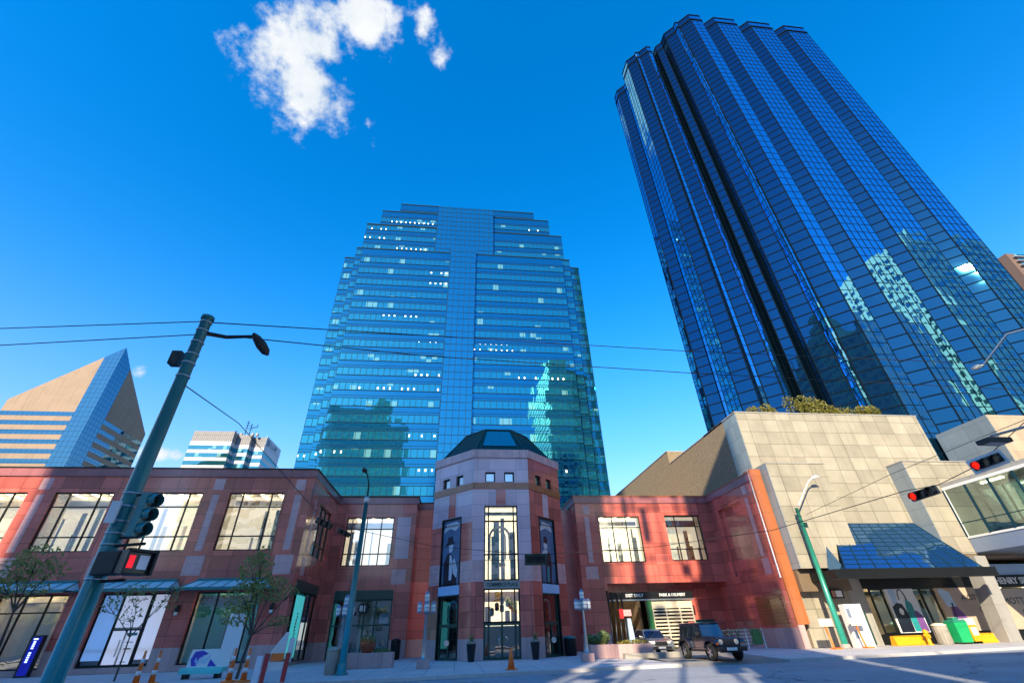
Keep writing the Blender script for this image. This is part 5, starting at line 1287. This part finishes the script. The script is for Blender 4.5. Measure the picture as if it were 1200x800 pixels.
def barrier(label, x0, x1, y):
    t = thing('yellow_barrier', label, 'barrier', ((x0+x1)/2,y,0), group='yellow kerb barriers before the shop')
    w_ = (x1-x0)/2; m_ = MB(); m_.extr_x([(-.3,0),(.3,0),(.22,.25),(.14,.62),(-.14,.62),(-.22,.25)], -w_, w_); m_.build('body', M['yellow'], t, bevel=.03, world=False)
    m_ = MB(); m_.box(-w_+.1,w_-.1,-.17,.17,.62,.66); m_.build('cap', M['yellow'], t, world=False)
barrier('longer yellow barrier left of the green container, under the fashion poster', 34.9,37.9,39.6); barrier('shorter yellow barrier right of the green container, near the column', 41.4,44.0,39.6)
t = thing('fire_hydrant', 'yellow hydrant standing before the longer yellow barrier', 'hydrant', (37.4,38.9,0))
m_ = MB(); m_.lathe([(.22,0),(.22,.08),(.14,.1),(.14,.75),(.2,.8),(.18,.95),(.05,1.05)], (0,0,0), 14); m_.build('barrel', M['yellow'], t, world=False)
m_ = MB(); m_.lathe([(.07,-.26),(.08,-.2),(.08,.2),(.07,.26)], (0,0,.66), 10, axis='x'); m_.lathe([(.1,-.24),(.1,0)], (0,0,.55), 10, axis='y'); m_.build('outlet', M['yellow'], t, world=False)
bin_('litter_bin', 'square beige stone litter bin left of the green container', (38.8,38.9,0), 'concrete', .5, 1.25, 'offwhite')
t = thing('wheeled_bin', 'bright green wheeled container before the shop window', 'container', (40.3,38.8,0))
m_ = MB(); m_.hexa([(-.48,-.4,.1),(.48,-.4,.1),(.48,.4,.1),(-.48,.4,.1),(-.58,-.5,1.45),(.58,-.5,1.45),(.58,.45,1.45),(-.58,.45,1.45)]); m_.build('body', M['green'], t, bevel=.04, world=False)
m_ = MB(); m_.hexa([(-.6,-.52,1.45),(.6,-.52,1.45),(.6,.47,1.45),(-.6,.47,1.45),(-.5,-.4,1.62),(.5,-.4,1.62),(.5,.4,1.62),(-.5,.4,1.62)]); m_.box(-.35,.1,-.3,.2,1.62,1.8); m_.build('lid', M['greenpole'], t, bevel=.02, world=False)
for x in (-.4,.4): m_ = MB(); m_.lathe([(.12,-.045),(.12,.045)], (x,.35,.12), 12, axis='x'); m_.build('wheel', M['rubber'], t, world=False)
t = thing('newspaper_box', 'yellow and white newspaper box right against the green container', 'newspaper box', (41.35,38.75,0))
m_ = MB(); m_.box(-.35,.35,-.3,.3,.15,1.25); m_.build('body', M['yellow'], t, bevel=.03, world=False)
m_ = MB(); m_.box(-.37,.37,-.32,.32,1.25,1.7); m_.build('top', M['white'], t, bevel=.03, world=False)
m_ = MB(); m_.box(-.26,.26,-.315,-.3,.55,1.1); m_.build('display_door', M['offwhite'], t, world=False)
for x in (-.25,.25): m_ = MB(); m_.box(x-.05,x+.05,-.25,.25,0,.15); m_.build('leg', M['dark'], t, world=False)

# ------------------------------------------------------------------ vehicles
def wheel(parent, x, y, r, w, side):
    m_ = MB(); m_.lathe([(r*.62,-w/2),(r*.93,-w/2),(r,-w*.35),(r,w*.35),(r*.93,w/2),(r*.62,w/2)], (x,y,r), 28, axis='x'); o = m_.build('wheel', M['rubber'], parent, world=False)
    m_ = MB(); s = side; f = x+s*w*.42
    m_.lathe([(r*.62,-.02),(r*.6,.02),(r*.5,-.03)] if s > 0 else [(r*.5,.03),(r*.6,-.02),(r*.62,.02)], (f,y,r), 24, axis='x')
    m_.lathe([(r*.16,-.03),(r*.16,.035)] if s > 0 else [(r*.16,-.035),(r*.16,.03)], (f,y,r), 12, axis='x')
    for k_ in range(5):
        a_ = 2*math.pi*k_/5; d_ = Vector((0,math.cos(a_),math.sin(a_))); e = Vector((0,-math.sin(a_),math.cos(a_))); c = Vector((f,y,r))
        m_.hexa([c+d_*r*.12-e*.05+Vector((s*.0,0,0)), c+d_*r*.58-e*.035, c+d_*r*.58+e*.035, c+d_*r*.12+e*.05]+[q_+Vector((s*.03,0,0)) for q_ in (c+d_*r*.12-e*.05, c+d_*r*.58-e*.035, c+d_*r*.58+e*.035, c+d_*r*.12+e*.05)])
    m_.build('rim', M['chrome'], o, world=False)
    return o
t = thing('offroad_car', 'dark navy boxy off-road car with round headlights leaving the garage', 'car', (15.35,31.3,.0), R(4))
b = MB()
b.extr_x([(-2.0,.52),(2.1,.52),(2.12,1.12),(-.75,1.14),(-2.02,1.06)], -.74, .74); bo = b.build('body', M['carblue'], t, bevel=.035, world=False)
b = MB(); b.hexa([(-.6,-2.06,.98),(.6,-2.06,.98),(.73,-.72,1.0),(-.73,-.72,1.0),(-.54,-2.04,1.13),(.54,-2.04,1.13),(.7,-.72,1.2),(-.7,-.72,1.2)]); b.build('bonnet', M['carblue'], t, bevel=.05, world=False)
b = MB(); b.hexa([(-.74,-.7,1.12),(.74,-.7,1.12),(.74,2.1,1.12),(-.74,2.1,1.12),(-.66,-.36,1.8),(.66,-.36,1.8),(.67,2.04,1.8),(-.67,2.04,1.8)]); b.build('cabin', M['carblue'], t, bevel=.04, world=False)
b = MB(); b.box(-.68,.68,-.42,2.06,1.8,1.87); b.build('roof', M['carblue'], t, bevel=.03, world=False)
def gl_(nm, pts):
    m_ = MB(); m_.face(pts); return m_.build(nm, M['carglass'], t, world=False)
ws_ = lambda x, f: (x, -.7+.34*f-.012, 1.12+.68*f)
gl_('windscreen', [ws_(-.66,.12),ws_(.66,.12),ws_(.6,.93),ws_(-.6,.93)])
for s in (-1,1):
    sx = lambda f: s*(.745-.08*f+.004)
    for y0, y1 in ((-.42,.42),(.52,1.25),(1.35,1.98)):
        pts = [(sx(.1),y0-.05*(y0<0),1.2),(sx(.1),y1,1.2),(sx(.88),y1,1.72),(sx(.88),y0+.18*(y0<0),1.72)]
        gl_('side_window', pts if s > 0 else pts[::-1])
    b = MB()
    prof = [(-2.2,.86),(-2.15,1.0),(-1.95,1.06),(-1.25,1.06),(-1.0,.95),(-.85,.6),(-.95,.58),(-1.1,.88),(-1.35,.97),(-1.85,.97),(-2.05,.88)]
    b.extr_x(prof, min(s*.68,s*.94), max(s*.68,s*.94)); b.build('front_fender', M['carblue'], t, bevel=.015, world=False)
    b = MB(); prof = [(.72,.6),(.85,.95),(1.1,1.06),(1.75,1.06),(2.0,.95),(2.12,.65),(2.03,.62),(1.9,.88),(1.7,.97),(1.15,.97),(.95,.88),(.82,.58)]
    b.extr_x(prof, min(s*.7,s*.93), max(s*.7,s*.93)); b.build('rear_fender', M['carblue'], t, bevel=.015, world=False)
    b = MB(); b.box(min(s*.74,s*.9),max(s*.74,s*.9),-.8,.72,.44,.52); b.build('side_step', M['black'], t, bevel=.02, world=False)
    b = MB(); b.box(min(s*.78,s*1.02),max(s*.78,s*1.02),-.5,-.4,1.2,1.4); b.build('mirror', M['black'], t, bevel=.03, world=False)
    b = MB(); b.box(min(s*.744,s*.75),max(s*.744,s*.75),-.62,.45,.6,.62); b.box(min(s*.744,s*.752),max(s*.744,s*.752),.46,.475,.6,1.12); b.box(min(s*.744,s*.765),max(s*.744,s*.765),.28,.42,1.02,1.06); b.build('door_trim', M['black'], t, world=False)
    wheel(t, s*.79, -1.5, .41, .26, s); wheel(t, s*.79, 1.45, .41, .26, s)
    b = MB(); b.lathe([(.125,-.05),(.13,.0),(.1,.03)], (s*.5,-2.1,.9), 18, axis='y'); b.build('headlight', M['headlight'], t, world=False)
    b = MB(); b.lathe([(.05,-.03),(.05,.01)], (s*.78,-2.2,.82), 12, axis='y'); b.build('indicator', M['orange'], t, world=False)
b = MB(); b.box(-.66,.66,-2.1,-2.02,.62,1.08); g_ = b.build('grille_panel', M['carblue'], t, bevel=.03, world=False)
b = MB()
for k_ in range(7): b.box(-.29+k_*.09,-.24+k_*.09,-2.115,-2.09,.7,1.02)
b.build('grille_slot', M['black'], g_, world=False)
b = MB(); b.box(-.9,.9,-2.42,-2.2,.46,.66); b.build('bumper', M['black'], t, bevel=.04, world=False)
b = MB(); b.box(-.38,.24,-2.445,-2.42,.5,.64); b.build('number_plate', M['white'], t, world=False)
b = MB(); b.box(-.6,.6,-2.2,-2.0,.4,.5); b.box(-.7,.7,1.9,2.3,.45,.6); b.build('chassis', M['black'], t, world=False)
b = MB(); b.lathe([(.36,-.12),(.4,-.06),(.4,.06),(.36,.12)], (.1,2.24,1.0), 20, axis='y'); b.build('spare_wheel', M['rubber'], t, world=False)
# silver car
t = thing('silver_car', 'silver car with dark windscreen waiting behind the planter at the garage mouth', 'car', (14.9,39.6,0), R(-4))
b = MB(); b.extr_x([(-2.2,.35),(2.2,.35),(2.25,.95),(1.9,1.02),(-.95,1.05),(-2.05,.88),(-2.27,.65)], -.9, .9); b.build('body', M['carsilver'], t, bevel=.09, world=False)
b = MB(); b.hexa([(-.82,-1.0,1.0),(.82,-1.0,1.0),(.82,2.15,1.0),(-.82,2.15,1.0),(-.64,-.2,1.6),(.64,-.2,1.6),(.64,1.75,1.62),(-.64,1.75,1.62)]); b.build('cabin', M['carsilver'], t, bevel=.06, world=False)
m_ = MB(); m_.face([(-.74,-.94,1.06),(.74,-.94,1.06),(.62,-.25,1.56),(-.62,-.25,1.56)]); m_.build('windscreen', M['carglass'], t, world=False)
for s in (-1,1):
    pts = [(s*.80,-.75,1.08),(s*.80,1.95,1.08),(s*.665,1.6,1.55),(s*.665,-.15,1.55)]; m_ = MB(); m_.face(pts if s > 0 else pts[::-1]); m_.build('side_window', M['carglass'], t, world=False)
    wheel(t, s*.8, -1.4, .35, .22, s); wheel(t, s*.8, 1.4, .35, .22, s)
    b = MB(); b.hexa([(s*.45,-2.28,.72),(s*.88,-2.1,.72),(s*.88,-2.0,.72),(s*.45,-2.1,.72),(s*.45,-2.2,.88),(s*.85,-2.05,.88),(s*.85,-1.95,.88),(s*.45,-2.05,.88)]); b.build('headlight', M['headlight'], t, world=False)
    b = MB(); b.box(min(s*.86,s*1.05),max(s*.86,s*1.05),-.65,-.5,1.05,1.2); b.build('mirror', M['carsilver'], t, bevel=.03, world=False)
b = MB(); b.box(-.44,.44,-2.3,-2.2,.66,.84); b.box(-.7,.7,-2.32,-2.22,.4,.55); b.build('grille', M['black'], t, world=False)
b = MB(); b.box(-.26,.26,-2.335,-2.32,.42,.54); b.build('number_plate', M['white'], t, world=False)

# ------------------------------------------------------------------ light
AZ, EL = R(24), R(27)          # sun behind the camera, to its left
sd = Vector((-math.sin(AZ)*math.cos(EL), -math.cos(AZ)*math.cos(EL), math.sin(EL)))
L = bpy.data.lights.new('sun', 'SUN'); L.energy = 2.2; L.angle = R(.5); L.color = (1,.85,.60)
lo_ = bpy.data.objects.new('sun', L); COL.objects.link(lo_); lo_.rotation_euler = sd.to_track_quat('Z','Y').to_euler(); lo_.location = (0,0,60)
W = bpy.data.worlds.new('World'); S.world = W; W.use_nodes = True; nt = W.node_tree; nt.nodes.clear()
out = N(nt, 'ShaderNodeOutputWorld'); bg = N(nt, 'ShaderNodeBackground'); nt.links.new(bg.outputs[0], out.inputs[0]); bg.inputs[1].default_value = .115
sky = N(nt, 'ShaderNodeTexSky', sky_type='NISHITA'); sky.sun_disc = False; sky.sun_elevation = EL
sky.sun_rotation = math.atan2(sd.x, sd.y); sky.air_density = 1.0; sky.dust_density = .25; sky.ozone_density = 2.0; sky.altitude = 600
hs = N(nt, 'ShaderNodeHueSaturation'); hs.inputs['Saturation'].default_value = 1.55; hs.inputs['Value'].default_value = .85; hs.inputs['Hue'].default_value = .502; nt.links.new(sky.outputs[0], hs.inputs['Color'])
tc = N(nt, 'ShaderNodeTexCoord'); D = vmath(nt, 'NORMALIZE', tc.outputs['Generated'])
def dir_(px, py): return (fw*F_+rt*(px-600)-up*(py-400)).normalized()
def cloud_alpha(blobs):
    """soft cloud patches in the sky: (centre direction, sideways size, upward size, strength)"""
    tot = None
    for c, sx, sy, k_ in blobs:
        e1 = Vector((c.y,-c.x,0)).normalized(); e2 = e1.cross(c).normalized()
        a = math_(nt, 'DIVIDE', vmath(nt, 'DOT_PRODUCT', D, tuple(e1)), sx); b_ = math_(nt, 'DIVIDE', vmath(nt, 'DOT_PRODUCT', D, tuple(e2)), sy)
        f = math_(nt, 'GREATER_THAN', vmath(nt, 'DOT_PRODUCT', D, tuple(c)), 0)
        d2 = math_(nt, 'ADD', math_(nt, 'MULTIPLY', a, a), math_(nt, 'MULTIPLY', b_, b_))
        g = math_(nt, 'MULTIPLY', math_(nt, 'MULTIPLY', math_(nt, 'POWER', 2.718, math_(nt, 'MULTIPLY', d2, -1.0)), k_), f)
        tot = g if tot is None else math_(nt, 'MAXIMUM', tot, g)
    return tot
cl = [(dir_(360,100),.10,.068,1.0),(dir_(318,72),.06,.045,.8),(dir_(285,40),.035,.03,.55),(dir_(425,15),.055,.05,1.0),(dir_(500,30),.022,.03,.66),(dir_(512,75),.022,.03,.52),(dir_(313,10),.03,.018,.58),(dir_(445,110),.025,.035,.5),
      (dir_(164,438),.02,.016,.6),(dir_(205,533),.06,.014,.62),(dir_(20,540),.12,.02,.5)]
# one unseen cloud added at the left to brighten the serrated tower's left-facing glass
def mirx(px, py): d = dir_(px, py); return Vector((-d.x, d.y, d.z))
cl += [(mirx(745,105),.09,.16,.85)]
mask = cloud_alpha(cl)
n1, _ = noise(nt, D, 9, 10, .62); nw, nwc = noise(nt, D, 26, 6, .6)
v = math_(nt, 'ADD', mask, math_(nt, 'MULTIPLY', math_(nt, 'SUBTRACT', n1, .5), 2.3)); v = math_(nt, 'ADD', v, math_(nt, 'MULTIPLY', math_(nt, 'SUBTRACT', nw, .5), .9))
v = math_(nt, 'MULTIPLY', v, math_(nt, 'GREATER_THAN', mask, .02))
al = sstep(nt, v, .40, .92)
shade = sstep(nt, n1, .3, .7)
ccol = mixc(nt, shade, (1.4,1.62,1.85), (2.05,2.1,2.15))
# warm pale band low in the sky to the right of the view, as in thin haze
dz = N(nt, 'ShaderNodeSeparateXYZ'); nt.links.new(D, dz.inputs[0])
zz = math_(nt, 'DIVIDE', dz.outputs[2], .30)
hz = math_(nt, 'MULTIPLY', math_(nt, 'POWER', 2.718, math_(nt, 'MULTIPLY', math_(nt, 'MULTIPLY', zz, zz), -1.0)), .95)
sc_ = mixc(nt, al, mixc(nt, hz, hs.outputs[0], (1.62,1.74,1.92)), ccol)
nt.links.new(sc_, bg.inputs[0])
S.view_settings.view_transform = 'Standard'; S.view_settings.look = 'None'; S.view_settings.gamma = 1; S.view_settings.use_curve_mapping = False
S.view_settings.exposure = 2.05
S.render.engine = 'CYCLES'
try:
    S.cycles.use_denoising = True; S.cycles.denoiser = 'OPENIMAGEDENOISE'
except Exception: pass
S.cycles.max_bounces = 8; S.cycles.transparent_max_bounces = 12; S.cycles.glossy_bounces = 5; S.cycles.caustics_reflective = False; S.cycles.caustics_refractive = False
S.cycles.sample_clamp_indirect = 6
